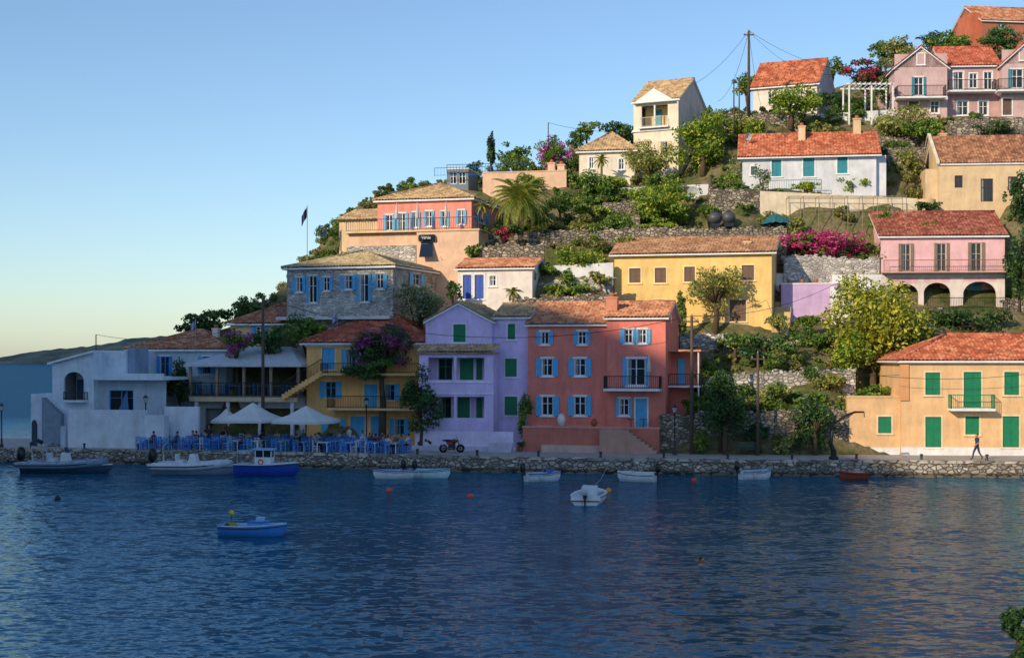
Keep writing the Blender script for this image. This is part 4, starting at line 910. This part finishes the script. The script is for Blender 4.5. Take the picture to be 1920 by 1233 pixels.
cu=bpy.data.curves.new('lettering','FONT'); cu.body='Verde'; cu.size=.34; cu.align_x='CENTER'; cu.align_y='CENTER'; cu.extrude=.004
so=bpy.data.objects.new('sign_lettering',cu); sc_.collection.objects.link(so); so.location=SIGNPOS; so.rotation_euler=(rad(90),0,SIGNYAW); cu.materials.append(plain('#dfe6e6'))
# street lamps
def lamp(px,yt,yb,D):
    a=P(px,yb,D); a.z=1.0; hh=P(px,yt,D).z-1.0; g=Grp('street_lamp',a); m=g('post',IRON,True)
    m.lathe((0,0,0),[(.16,0),(.16,.15),(.09,.3),(.07,.6),(.05,.7),(.045,hh-.75),(.08,hh-.7),(.04,hh-.62),(.1,hh-.55)],10)
    g('lantern_glass',plain('#b9c2c4',.2)).lathe((0,0,hh-.55),[(.1,0),(.17,.35)],4); m.lathe((0,0,hh-.2),[(.22,0),(.12,.1),(.03,.16),(0,.24)],8)
    for i in range(4): q=i*math.pi/2; m.tube([(.1*math.cos(q),.1*math.sin(q),hh-.55),(.18*math.cos(q),.18*math.sin(q),hh-.2)],.012,4)
    g.done()
lamp(1265,758,850,99); lamp(273,740,838,107); lamp(3,755,838,107.5); lamp(687,745,838,106)
# iron davit
a=P(1563,866,94); a.z=1.0; g=Grp('iron_davit',a); m=g('arm',plain('#121316',.5),True); k=94/F
pts=[(0,0,0),(0,0,.6)]+[((x-1563)*k,0,(866-y)*k) for x,y in ((1558,835),(1560,812),(1570,795),(1585,783),(1603,776),(1620,776))]
m.tube(pts,[.2,.17,.14,.12,.1,.09,.07,.05],8); m.tube([pts[-1],(pts[-1][0]+.02,0,pts[-1][2]-.35)],.03,5); g('base',plain('#2a2723',.8)).lathe((0,0,-.0),[(.32,0),(.32,.2),(.2,.3),(.18,.7),(0,.7)],12)
m.tube([((1600-1563)*k,0,(866-778)*k),(.75,0,2.6),(.35,0,1.9)],.025,5); g.done()
# ---------------- furniture
def chairmesh():
    m=MB()
    for x in (-.19,.19):
        m.box(x-.025,x+.025,-.19,-.14,0,.45); m.box(x-.025,x+.025,.15,.2,0,.95)
    m.box(-.22,.22,-.22,.22,.45,.5)
    for z in (.6,.74,.87): m.box(-.17,.17,.16,.18,z,z+.07)
    for z in (.2,): m.box(-.17,.17,-.18,-.16,z,z+.03); m.box(-.17,.17,.16,.18,z,z+.03); m.box(-.19,-.17,-.14,.15,z+.05,z+.08); m.box(.17,.19,-.14,.15,z+.05,z+.08)
    return m
cm=chairmesh(); cms=[]
for i,c in enumerate(('#3f88dc','#5fa4e0','#dde6ee')):
    me=bpy.data.meshes.new('chair'); me.from_pydata(cm.v,[],cm.f); me.materials.append(plain(c,.5)); cms.append(me)
tmb=MB(); tmb.box(-.42,.42,-.42,.42,.72,.76)
for x in (-.36,.36):
    for y in (-.36,.36): tmb.box(x-.03,x+.03,y-.03,y+.03,0,.72)
tms=[]
for c in ('#4a82c0','#9cc0e2','#dde6ee'):
    me=bpy.data.meshes.new('table'); me.from_pydata(tmb.v,[],tmb.f); me.materials.append(plain(c,.6)); tms.append(me)
SEATS=[]
xs_=-27
while xs_<-6.8:
    for row in range(4):
        y=qy(xs_)+1.0+row*1.6+random.uniform(-.15,.15); x=xs_+random.uniform(-.2,.2)+row*.35
        if (x>-9.5 and row>1): continue
        o=bpy.data.objects.new('cafe_table',random.choice(tms)); sc_.collection.objects.link(o); o.location=(x,y,1.0); o.rotation_euler=(0,0,rad(-13))
        for an in (0,90,180,270):
            if random.random()<.12: continue
            a=rad(an-13+random.uniform(-12,12)); c=bpy.data.objects.new('cafe_chair',random.choices(cms,[.6,.22,.18])[0]); sc_.collection.objects.link(c)
            c.location=(x-math.sin(a)*.6,y+math.cos(a)*.6,1.0); c.rotation_euler=(0,0,a)
            SEATS.append((c.location.copy(),a))
    xs_+=1.7
# parasols
def parasol(cx,ya,ye,wpx,D):
    zt=P(cx,ya,D).z; ze=P(cx,ye,D).z; p=P(cx,ye,D); w=wpx/2*D/F; g=Grp('market_parasol',(p.x,p.y,1.0),rad(-20)); cl=stucco('#d8d8d4',1,.4)
    m=g('canopy',cl); zt-=1;ze-=1; n=8; ring=[]
    for i in range(n):
        q=math.pi/4*i; r=w*(1.0 if i%2 else .9); ring.append((r*math.cos(q),r*math.sin(q)))
    for i in range(n):
        a=ring[i];b=ring[(i+1)%n]
        m.add([(0,0,zt),(a[0]*.5,a[1]*.5,zt-(zt-ze)*.6),(b[0]*.5,b[1]*.5,zt-(zt-ze)*.6)],[(0,1,2)]); m.quad((a[0]*.5,a[1]*.5,zt-(zt-ze)*.6),(b[0]*.5,b[1]*.5,zt-(zt-ze)*.6),(b[0],b[1],ze),(a[0],a[1],ze))
        m.quad((a[0],a[1],ze),(b[0],b[1],ze),(b[0],b[1],ze-.18),(a[0],a[1],ze-.18))
        g('ribs',plain('#8a6f50')).tube([(0,0,zt-.12),(a[0]*.5,a[1]*.5,zt-(zt-ze)*.6-.05),(a[0]*.98,a[1]*.98,ze-.03)],.015,4)
    g('pole',plain('#7a5f42')).tube([(0,0,0),(0,0,zt+.12)],.045,8); g('base',plain('#77746e')).box(-.35,.35,-.35,.35,0,.1); g.done()
parasol(474,754,786,128,104.5); parasol(574,760,788,134,103.5); parasol(425,765,788,60,108.5)
for px in (292,302): 
    p=P(px,800,107); g=Grp('closed_parasol',(p.x,p.y,1.0)); g('cloth',stucco('#d6cac8'),True).lathe((0,0,0),[(.03,0),(.03,1.0),(.2,1.05),(.17,1.8),(.03,2.9)],8); g.done()
for px,D in ((940,103),(975,103),(790,104),(805,104),(1205,100.5)):
    p=P(px,840,D); g=Grp('potted_plant',(p.x,p.y,1.0)); g('pot',plain('#8a4a30'),True).lathe((0,0,0),[(.14,0),(.22,.35),(.19,.35),(.18,.3),(0,.3)],10); e=g.done(); pp,oo,_=crown(.35,.35,.35,.08,3,K=5); leafmesh('leaves',leaves(pp,.09,oo)+np.array([0,0,.6]),leafm('#3f6320','#7f9a3a'),e)
# ---------------- people
SKIN=plain('#b98566',.6); HAIR=plain('#2a2019',.8)
def person(name,loc,yaw,pose,shirt,pants,H=1.72,long=True):
    J={'pel':(0,0,.94),'sp':(0,0,1.14),'ch':(0,.0,1.34),'nk':(0,.01,1.48),'hd':(0,-.01,1.56)}
    for s_,t in ((-1,'l'),(1,'r')):
        J['sh'+t]=(s_*.17,0,1.41);J['el'+t]=(s_*.23,.03,1.13);J['wr'+t]=(s_*.24,-.06,.88);J['ha'+t]=(s_*.24,-.09,.80);J['hp'+t]=(s_*.09,0,.88);J['kn'+t]=(s_*.10,-.01,.49);J['an'+t]=(s_*.10,.03,.09);J['to'+t]=(s_*.11,-.15,.035)
    if pose=='walk':
        J.update(knl=(-.1,-.20,.50),anl=(-.1,-.28,.10),tol=(-.1,-.45,.07),knr=(.1,.10,.49),anr=(.1,.34,.16),tor=(.1,.24,.035),ell=(-.24,.14,1.15),wrl=(-.22,.10,.92),hal=(-.22,.08,.84),elr=(.24,-.06,1.14),wrr=(.2,-.26,.98),har=(.19,-.32,.94))
    if pose=='sit':
        for k_ in ('pel','sp','ch','nk','hd','shl','shr'): x,y,z=J[k_]; J[k_]=(x,y+.05,z-.38)
        for s_,t in ((-1,'l'),(1,'r')):
            J['hp'+t]=(s_*.09,.0,.56);J['kn'+t]=(s_*.13,-.40,.56);J['an'+t]=(s_*.12,-.38,.09);J['to'+t]=(s_*.12,-.54,.035);J['el'+t]=(s_*.25,-.08,.80);J['wr'+t]=(s_*.16,-.34,.83);J['ha'+t]=(s_*.13,-.42,.84)
    R={'pel':.13,'sp':.115,'ch':.13,'nk':.055,'hd':.06,'sh':.07,'el':.045,'wr':.032,'ha':.035,'hp':.095,'kn':.062,'an':.045,'to':.04}
    E=[('pel','sp','s'),('sp','ch','s'),('ch','nk','s'),('nk','hd','k')]
    for t in 'lr': E+=[('ch','sh'+t,'s'),('sh'+t,'el'+t,'s'),('el'+t,'wr'+t,'k'),('wr'+t,'ha'+t,'k'),('pel','hp'+t,'p'),('hp'+t,'kn'+t,'p'),('kn'+t,'an'+t,'p' if long else 'k'),('an'+t,'to'+t,'f')]
    ks=list(J); me=bpy.data.meshes.new(name); me.from_pydata([J[k_] for k_ in ks],[(ks.index(a),ks.index(b)) for a,b,_ in E],[]); o=bpy.data.objects.new(name,me); sc_.collection.objects.link(o)
    sk=o.modifiers.new('skin','SKIN'); 
    for i,k_ in enumerate(ks):
        r_=R.get(k_,R.get(k_[:2])); me.skin_vertices[0].data[i].radius=(r_,r_*(.8 if k_ in('ch','sp','pel') else 1))
    me.skin_vertices[0].data[0].use_root=True
    ss_=o.modifiers.new('sub','SUBSURF'); ss_.levels=1; ss_.render_levels=1
    dg=bpy.context.evaluated_depsgraph_get(); ev=bpy.data.meshes.new_from_object(o.evaluated_get(dg)); o.modifiers.clear()
    v=[tuple(x.co) for x in ev.vertices]; f=[tuple(p.vertices) for p in ev.polygons]
    mats={'s':0,'p':1,'k':2,'f':3,'h':4}; mi=[]
    for p in ev.polygons:
        c=p.center; best=None
        for a,b,l in E:
            A=Vector(J[a]);B=Vector(J[b]); d=B-A; t=max(0,min(1,(c-A).dot(d)/d.length_squared)); q=(A+d*t-c).length
            if best is None or q<best[0]: best=(q,l)
        mi.append(mats[best[1]])
    mb=MB(); mb.v=v; mb.f=f; hx,hy,hz=J['hd']
    def part(fn,idx):
        n0=len(mb.f); fn(); mi.extend([idx]*(len(mb.f)-n0))
    part(lambda: mb.ball((hx,hy-.01,hz+.07),.078,.095,.115,12,9),2)
    part(lambda: mb.ball((hx,hy-.108,hz+.06),.014,.02,.022,6,4),2)
    part(lambda: mb.ball((hx,hy+.015,hz+.105),.086,.095,.095,12,8),4)
    for s_ in (-1,1):
        part(lambda: mb.ball((hx+s_*.03,hy-.098,hz+.08),.011,.008,.008,6,4),4); part(lambda: mb.ball((hx+s_*.08,hy-.0,hz+.07),.012,.02,.03,6,4),2)
        t='l' if s_<0 else 'r'; ha=Vector(J['ha'+t]); wr=Vector(J['wr'+t]); d=(ha-wr).normalized(); sd=Vector((0,1,0)) if abs(d.y)<.7 else Vector((1,0,0))
        for i_,ln in enumerate((.06,.075,.08,.07)):
            b0=ha+d*.01+sd*(i_-1.5)*.018; part(lambda: mb.tube([b0,b0+d*ln*.5,b0+d*ln*.9+Vector((-s_*.015,0,-.005))],[.009,.009,.006],5),2)
        b0=wr.lerp(ha,.5)-sd*.03; part(lambda: mb.tube([b0,b0-sd*.025+d*.03,b0-sd*.03+d*.055],[.011,.01,.007],5),2)
    part(lambda: mb.tube([(hx-.02,hy-.101,hz+.025),(hx+.02,hy-.101,hz+.025)],.005,4),0)
    nm=bpy.data.meshes.new(name); nm.from_pydata(mb.v,[],mb.f); 
    for m_ in (plain(shirt,.85),plain(pants,.85),SKIN,plain('#2b2521',.7),HAIR): nm.materials.append(m_)
    nm.polygons.foreach_set('material_index',mi); nm.polygons.foreach_set('use_smooth',[True]*len(mi)); o.data=nm
    o.location=loc; o.rotation_euler=(0,0,yaw); return o
p=P(1832,866,94.2); person('walking_man',(p.x,p.y,1.0),rad(-75),'walk','#22365c','#2a3a5a')
random.seed(3)
cl=['#c9cfd6','#24364f','#8a2f33','#3f5a4a','#d6c9b0','#2d2d33','#6f8fb5']
pts_=random.sample(SEATS,30)
for l,a in pts_: person('seated_diner',(l.x,l.y,1.0),a,'sit',random.choice(cl),random.choice(['#2c3646','#6b5f50','#1f2226']))
for px,D in ((392,106),(655,104.5),(560,105),(250,107)): p=P(px,830,D); person('standing_waiter',(p.x,p.y,1.0),rad(random.uniform(-60,60)),'stand',random.choice(cl),'#1f2226')
p=P(1315,1060,52.9); o=person('swimmer',(p.x,p.y,-1.42),rad(40),'stand','#b98566','#1f2226')
# ---------------- boats
def hull(g,L,B,H,mo,mi_,rim,flo=.15,bow=1.0,drft=.25,stern=.8):
    n=14; rows=[]
    for i in range(n+1):
        t=i/n; x=-L/2+L*t; w=B/2*(stern+(1-stern)*math.sin(min(1,t/.45)*math.pi/2))*(1-max(0,(t-.45)/.55)**2.4)
        w=max(w,.015); sh=H*(1+.35*max(0,t-.4)**1.5*bow+.05*(1-t)); kx=-drft*(1-max(0,(t-.75)/.25)**2); xx=x+ (t**3)*.12*L*.5
        rows.append([(x,0,kx),(x,w*.72,kx*.35),(xx,w*.95,sh*.5),(xx,w,sh),(xx,max(w-.07,.005),sh),(x,max(w*.8-.07,.004),flo),(x,0,flo)])
    for side in (1,-1):
        V=[(p[0],p[1]*side,p[2]) for r in rows for p in r]; k=7
        fo=[];fi=[];fr_=[]
        for i in range(n):
            for j in range(k-1):
                q=(i*k+j,(i+1)*k+j,(i+1)*k+j+1,i*k+j+1); (fo if j<3 else fr_ if j==3 else fi).append(q)
        g('hull',mo,True).add(V,fo); g('gunwale',rim).add(V,fr_); g('interior',mi_).add(V,fi)
        g('gunwale',rim).tube([(r[3][0],r[3][1]*side,r[3][2]) for r in rows],.035,5)
        g('rub_strake',plain('#2b3440')).tube([(r[3][0],(r[3][1]+.005)*side,r[3][2]-.1) for r in rows],.018,4)
    r=rows[0]; g('hull',mo).add([(p[0],p[1],p[2]) for p in r[:4]]+[(p[0],-p[1],p[2]) for p in r[3:0:-1]],[tuple(range(7))])
    g('interior',mi_).add([(r[0][0]+.04,p,z) for p,z in ((-r[3][1],flo),(r[3][1],flo),(r[3][1],r[3][2]),(-r[3][1],r[3][2]))],[(0,1,2,3)])
    return rows
def outboard(g,L,H,k=1.0,col='#1b1d20',tilt=False):
    x=-L/2-.12; m=g('outboard_cowling',plain(col,.35),True); m.lathe((x-.05,0,H),[(.0,-.02),(.13*k,0),(.19*k,.15*k),(.18*k,.42*k),(.1*k,.54*k),(0,.56*k)],10)
    mm=g('outboard_leg',plain('#2a2c30',.4)); mm.box(x-.1,x,-.04,.04,-.4,H); mm.box(x-.1,x+.16,-.09,.09,H-.2,H-.02); mm.ball((x-.08,0,-.42),.16,.05,.05); 
    for i in range(3): a=i*2.09; mm.box(x-.25,x-.23,-.03+.08*math.cos(a),.03+.08*math.cos(a),-.45+.08*math.sin(a),-.38+.08*math.sin(a))
    mm.tube([(x+.05,0,H+.15),(x+.55,.1,H+.2)],.02,5)
def boat(name,x0,x1,wl,D,head,**k):
    s_=D/F; cx=(x0+x1)/2; p=P(cx,wl,D); L=abs(x1-x0)*s_/max(.25,abs(math.cos(rad(head)))) if 'L' not in k else k['L']
    g=Grp(name,(p.x,p.y,0),rad(head)); return g,L
wB=plain('#e6eaed',.35); bB=plain('#2e66b4',.35); nB=plain('#2349a8',.35); tB=plain('#4fb0c4',.4)
D0=7.7*F/(1003-672)
g,L_=boat('blue_rowing_boat',407,536,1003,D0,-6); L_*=.92; hull(g,L_,1.15,.42,plain('#3f88d4',.4),plain('#a3c4de'),plain('#b4daf6',.4),.12,1.6); g('deck_box',plain('#6fb4ee',.5)).box(-.1,.75,-.3,.3,.15,.58); g('deck_box',plain('#3878c4')).box(-.13,.78,-.33,.33,.58,.63); g('engine_box',plain('#a0d0f2')).box(.25,.55,-.2,.2,.63,.8)
g('thwarts',plain('#a9bfd0')).box(-1.1,-.9,-.45,.45,.3,.34); g('nets',plain('#a8912f'),True).ball((-.9,0,.42),.3,.28,.14); g('yellow_buoy',plain('#e0d020'),True).ball((-.95,.2,.95),.12); g('mast',WOOD).tube([(-.95,.2,.3),(-.95,.2,.9)],.02,5); g('tyre',DARK,True).ball((-1.0,-.35,.45),.12); g.done()
D0=7.7*F/(941-672); g,L_=boat('white_motorboat',1077,1137,941,D0,78,L=3.4); hull(g,3.4,1.75,.5,plain('#ecf0f2',.3),plain('#d0d8de'),wB,.15,1.3,.2,.9); outboard(g,3.4,.55,1.0,'#d0d4d7'); g('console',wB).box(.3,.7,-.3,.3,.15,.85); g('seat',plain('#9fa8b0')).box(-.6,-.2,-.7,.7,.3,.36); g('stripe',plain('#3a3a3c')).box(-1.78,-1.72,-.75,.75,.2,.25)
g('bow_deck',wB).box(.85,1.2,-.5,.5,.5,.55); g.done()
def rib(name,x0,x1,wl,D,head,tube_c,hull_c,arch_):
    g,L=boat(name,x0,x1,wl,D,head); L*=.96; B=2.1; hull(g,L,B*.8,.5,hull_c,plain('#c3c9ce'),wB,.3,1.0); r=.27; m=g('inflatable_tube',tube_c,True)
    for sd in (1,-1):
        pts=[];
        for i in range(13): t=i/12; y=B/2*.86*(1-max(0,(t-.55)/.45)**2.2); pts.append((-L/2-.2+L*1.02*t,sd*max(y,.0),.55+.6*max(0,t-.5)**1.5))
        m.tube(pts,[.1,r]+[r]*10+[r*.8],10); g('rub_strip',plain('#20262e')).tube([(p[0],p[1]+sd*r*.98,p[2]) for p in pts[:11]],.04,4)
        g('grab_rope',wB).tube([(p[0],p[1]+sd*r*.7,p[2]+r*.75+(.0 if i%2 else -.05)) for i,p in enumerate(pts[:12])],.02,4)
    g('console',wB).add([(-.3,-.4,.3),(.4,-.4,.3),(.4,.4,.3),(-.3,.4,.3),(-.15,-.35,1.35),(.2,-.35,1.35),(.2,.35,1.35),(-.15,.35,1.35)],[(0,1,5,4),(1,2,6,5),(2,3,7,6),(3,0,4,7),(4,5,6,7)])
    g('windscreen',plain('#4a5a66',.1)).add([(.2,-.35,1.35),(.2,.35,1.35),(.02,.3,1.7),(.02,-.3,1.7)],[(0,1,2,3)]); g('seat',wB).box(-1.1,-.6,-.4,.4,.3,.95); g('seat',wB).box(-1.12,-1.04,-.4,.4,.95,1.35); g('bow_cushion',plain('#b0b7bd')).box(.9,1.9,-.35,.35,.4,.8)
    outboard(g,L,.85,1.6)
    am=g('frame',plain('#b0b6bb',.3,.6))
    for xx in ((-1.9,-.9) if arch_ else (-1.7,)): am.tube([(xx,-.85,.6),(xx-.1,-.8,1.85),(xx-.1,0,2.05),(xx-.1,.8,1.85),(xx,.85,.6)],.045,6)
    if arch_: g('folded_bimini',plain('#2a3440'),True).tube([(-2.0,-.8,2.0),(-2.0,0,2.2),(-2.0,.8,2.0)],.14,7)
    g.done()
rib('inflatable_boat',38,207,886,96.2,-5,plain('#7890a6',.45),plain('#3a5068',.4),True); rib('inflatable_boat',285,440,889,95,-6,plain('#cdd6de',.45),plain('#8fa2b4',.4),False)
g,L_=boat('blue_fishing_boat',437,558,893,93.5,-4); L_*=.93; hull(g,L_,1.7,.75,nB,plain('#9fb0be'),wB,.45,1.2,.3,.75); m=g('wheelhouse',plain('#e6edf2',.4))
m.box(-.6,.5,-.45,.45,.45,1.25); 
for x in (-.58,-.06,.46): m.box(x,x+.05,-.45,-.4,1.25,1.7); m.box(x,x+.05,.4,.45,1.25,1.7)
g('wheelhouse_glass',glassm()).box(-.55,.47,-.42,.42,1.26,1.69); g('wheelhouse_roof',plain('#8cc6f0',.4)).box(-.75,.65,-.55,.55,1.7,1.8); g('canopy',plain('#9ab4c6')).box(-1.8,-.76,-.5,.5,1.62,1.66)
for x in (-1.75,):
    for y in (-.48,.48): g('canopy',plain('#9ab4c6')).tube([(x,y,.7),(x,y,1.62)],.025,5)
g('foredeck',wB).box(.65,1.4,-.5,.5,.78,.86); g('mast',wB).tube([(-.5,0,1.78),(-.5,0,2.3)],.025,6)
g('life_ring',plain('#e2541c'),True).tube([(-.2+.16*math.cos(i*.785),-.48,.95+.16*math.sin(i*.785)) for i in range(9)],.04,6,False); g.done()
def skiff(name,x0,x1,wl,D,head,mo,rim,ob=True,beam=1.5,H=.5,cover=None):
    g,L=boat(name,x0,x1,wl,D,head); L*=.92; hull(g,L,beam,H,mo,plain('#c3cdd4'),rim,.15,1.4,.2,.85)
    for t in (-.25,.1): g('thwarts',plain('#c9b899')).box(L*t-.12,L*t+.12,-beam*.38,beam*.38,H*.75,H*.75+.04)
    g('foredeck',mo).add([(.2*L,-beam*.36,H+.03),(.2*L,beam*.36,H+.03),(.5*L,0,H+.14)],[(0,2,1)])
    g('fuel_can',plain('#b83a2a',.4)).box(-.3*L,-.3*L+.25,-.15,.1,H*.4,H*.4+.28)
    g('windscreen_frame',plain('#8f979d',.3,.5)).tube([(.12*L,-beam*.3,H),(.08*L,-beam*.26,H+.3),(.08*L,beam*.26,H+.3),(.12*L,beam*.3,H)],.02,5)
    if cover: g('cover',cover).add([(.1*L,-.4,H+.02),(.1*L,.4,H+.02),(.45*L,0,H+.16),(.1*L,0,H+.3)],[(0,2,3),(3,2,1)])
    if ob: outboard(g,L,H+.1,1.0)
    g('fenders',plain('#c2c9d2'),True).ball((-.3,-beam/2-.05,H*.5),.1,.1,.18); g.done()
skiff('small_motorboat',702,775,897,91.6,-165,wB,bB); skiff('small_motorboat',757,843,896,92,-12,plain('#d0ecee',.4),tB); skiff('small_motorboat',982,1050,903,89.5,18,wB,bB,cover=plain('#2c65a8')); skiff('small_motorboat',1160,1230,903,89.3,162,wB,wB); skiff('small_motorboat',1383,1446,897,91,14,wB,plain('#4f8fc0')); skiff('wooden_rowing_boat',1573,1626,900,90,-168,plain('#8a3f26',.6),plain('#b5532f'),False,1.2,.5)
# buoys
for px,py,c in ((730,917,'#f05a1c'),(882,928,'#f05a1c'),(1301,898,'#e2482a'),(1141,917,'#e8a020'),(108,932,'#1d2228'),(1000,885,'#d8452a')):
    D0=7.7*F/(py+4-672); p=P(px,py+4,D0); g=Grp('mooring_buoy',(p.x,p.y,0)); g('float',plain(c,.4),True).ball((0,0,.06),.17,.17,.17,12,8); g('eye',IRON).tube([(0,0,.18),(.03,0,.25),(0,0,.3)],.015,5); g.done()
for a,b in (((1105,935,77.5),(1145,885,95)),((1005,895,89),(1030,862,96)),((1190,890,89),(1210,862,95)),((1410,890,91),(1440,862,94)),((740,885,91.5),(745,855,99))): 
    A=P(*a);B=P(*b);A.z=.5;B.z=1.0;g=Grp('mooring_rope'); g('rope',plain('#b9b29c')).tube([A,A.lerp(B,.5)-Vector((0,0,.35)),B],.015,4,False); g.done()
# motorbike
p=P(847,848,101.5); g=Grp('motorcycle',(p.x,p.y,1.0),rad(5))
def ring(m,c,R,r,n=20):
    pts=[(c[0]+R*math.cos(2*math.pi*i/n),c[1],c[2]+R*math.sin(2*math.pi*i/n)) for i in range(n+1)]; m.tube(pts,r,6,False)
for x in (-.6,.62):
    ring(g('tyres',plain('#0d0d0e',.8),True),(x,0,.3),.24,.075); ring(g('rims',plain('#3a3d41',.4,.6)),(x,0,.3),.16,.03)
    g('hubs',plain('#3a3d41',.4,.6)).tube([(x,-.07,.3),(x,.07,.3)],.07,8)
    for i in range(8): a=i*math.pi/4; g('spokes',plain('#3a3d41',.3,.8)).tube([(x,0,.3),(x+.17*math.cos(a),0,.3+.17*math.sin(a))],.012,4,False)
fm=g('frame',plain('#222326',.4)); fm.tube([(-.6,0,.3),(-.15,0,.42),(-.1,0,.72),(.35,0,.78),(.12,0,.3),(-.2,0,.3)],.035,6); fm.tube([(.62,-.09,.3),(.4,-.08,.95)],.035,6); fm.tube([(.62,.09,.3),(.4,.08,.95)],.035,6); fm.tube([(.32,-.35,1.06),(.4,0,.99),(.32,.35,1.06)],.022,6); fm.tube([(.3,-.3,1.04),(.36,-.32,1.2)],.012,4)
g('engine',plain('#25272b',.35,.5)).box(-.26,.26,-.15,.15,.2,.58); g('engine',plain('#25272b',.35,.5)).tube([(.05,0,.5),(.16,0,.72)],.11,8); g('side_panels',plain('#7a1f1c',.3)).add([(-.45,-.14,.82),(.0,-.14,.78),(-.05,-.14,.55),(-.35,-.14,.6),(-.45,.14,.82),(.0,.14,.78),(-.05,.14,.55),(-.35,.14,.6)],[(0,3,2,1),(4,5,6,7),(0,1,5,4),(2,3,7,6)]); g('tank',plain('#7a1f1c',.3),True).ball((.14,0,.82),.28,.15,.15); g('seat',plain('#101012',.6),True).ball((-.32,0,.87),.4,.14,.08); g('mudguards',plain('#1b1c1f',.3)).add([(.36,-.08,.7),(.36,.08,.7),(.9,.08,.62),(.9,-.08,.62)],[(0,1,2,3)]); g('mudguards',plain('#1b1c1f',.3)).add([(-.98,-.08,.92),(-.98,.08,.92),(-.5,.08,.8),(-.5,-.08,.8)],[(0,1,2,3)]); g('exhaust',plain('#8a8d90',.3,.8)).tube([(.1,-.16,.28),(-.3,-.18,.35),(-.8,-.18,.58)],[.03,.04,.055],6); g('headlamp',plain('#d0d4d8',.2),True).ball((.49,0,.92),.1); g.done()
p=P(1400,850,98.8); g=Grp('park_bench',(p.x,p.y,1.0),rad(-5)); m=g('slats',plain('#3c5a50'))
for i in range(3): m.box(-.7,.7,-.2+i*.14,-.1+i*.14,.43,.46)
for i in range(3): m.box(-.7,.7,.24,.27,.55+i*.13,.64+i*.13)
for x in (-.6,.6): g('legs',IRON).box(x-.03,x+.03,-.2,-.14,0,.43); g('legs',IRON).box(x-.03,x+.03,.2,.235,0,.95)
g.done()
p=P(1925,1300,30); g=Grp('foreground_rock',(p.x,p.y,0)); m=g('rock',plain('#5c564a',.95)); V=[];n=18
for i in range(9):
    for j in range(n): t=math.pi*i/8;q=2*math.pi*j/n; r_=1.5+.4*noise.noise(Vector((math.sin(t)*math.cos(q)*1.5,math.sin(t)*math.sin(q)*1.5,math.cos(t)))); V.append((r_*1.4*math.sin(t)*math.cos(q),r_*math.sin(t)*math.sin(q),-.8+r_*.8*math.cos(t)))
m.add(V,[(i*n+j,(i+1)*n+j,(i+1)*n+(j+1)%n,i*n+(j+1)%n) for i in range(8) for j in range(n)]); g.done()
# ---------------- light, sky, camera
w=bpy.data.worlds.new('World'); sc_.world=w; w.use_nodes=True; nt=w.node_tree; sk=nt.nodes.new('ShaderNodeTexSky'); sk.sky_type='NISHITA'; sk.sun_disc=False
sk.sun_elevation=rad(EL); sk.sun_rotation=math.atan2(SD.x,SD.y); sk.air_density=1.0; sk.dust_density=.5; sk.ozone_density=2.6
mx=nt.nodes.new('ShaderNodeMix'); mx.data_type='RGBA'; mx.blend_type='MULTIPLY'; mx.inputs[0].default_value=1; nt.links.new(sk.outputs[0],mx.inputs[6]); mx.inputs[7].default_value=(.93,1.0,1.07,1)
bg=nt.nodes['Background']; nt.links.new(mx.outputs[2],bg.inputs[0]); bg.inputs[1].default_value=.15
l=bpy.data.lights.new('sun','SUN'); l.energy=4.3; l.angle=rad(.5); l.color=(1,.79,.52); o=bpy.data.objects.new('sun',l); sc_.collection.objects.link(o)
d=Vector((-SD.x*math.cos(rad(EL)),-SD.y*math.cos(rad(EL)),-math.sin(rad(EL)))); o.rotation_euler=d.to_track_quat('-Z','Y').to_euler()
cam=bpy.data.cameras.new('camera'); co=bpy.data.objects.new('camera',cam); sc_.collection.objects.link(co); co.location=(0,0,CH); co.rotation_euler=(rad(90),0,0); cam.sensor_width=36; cam.lens=F*36/1920; cam.shift_y=(672-616.5)/1920; cam.clip_end=60000; sc_.camera=co
sc_.view_settings.view_transform='Standard'; sc_.view_settings.look='None'; sc_.view_settings.exposure=0
print('faces',sum(len(o.data.polygons) for o in bpy.data.objects if o.type=='MESH'))
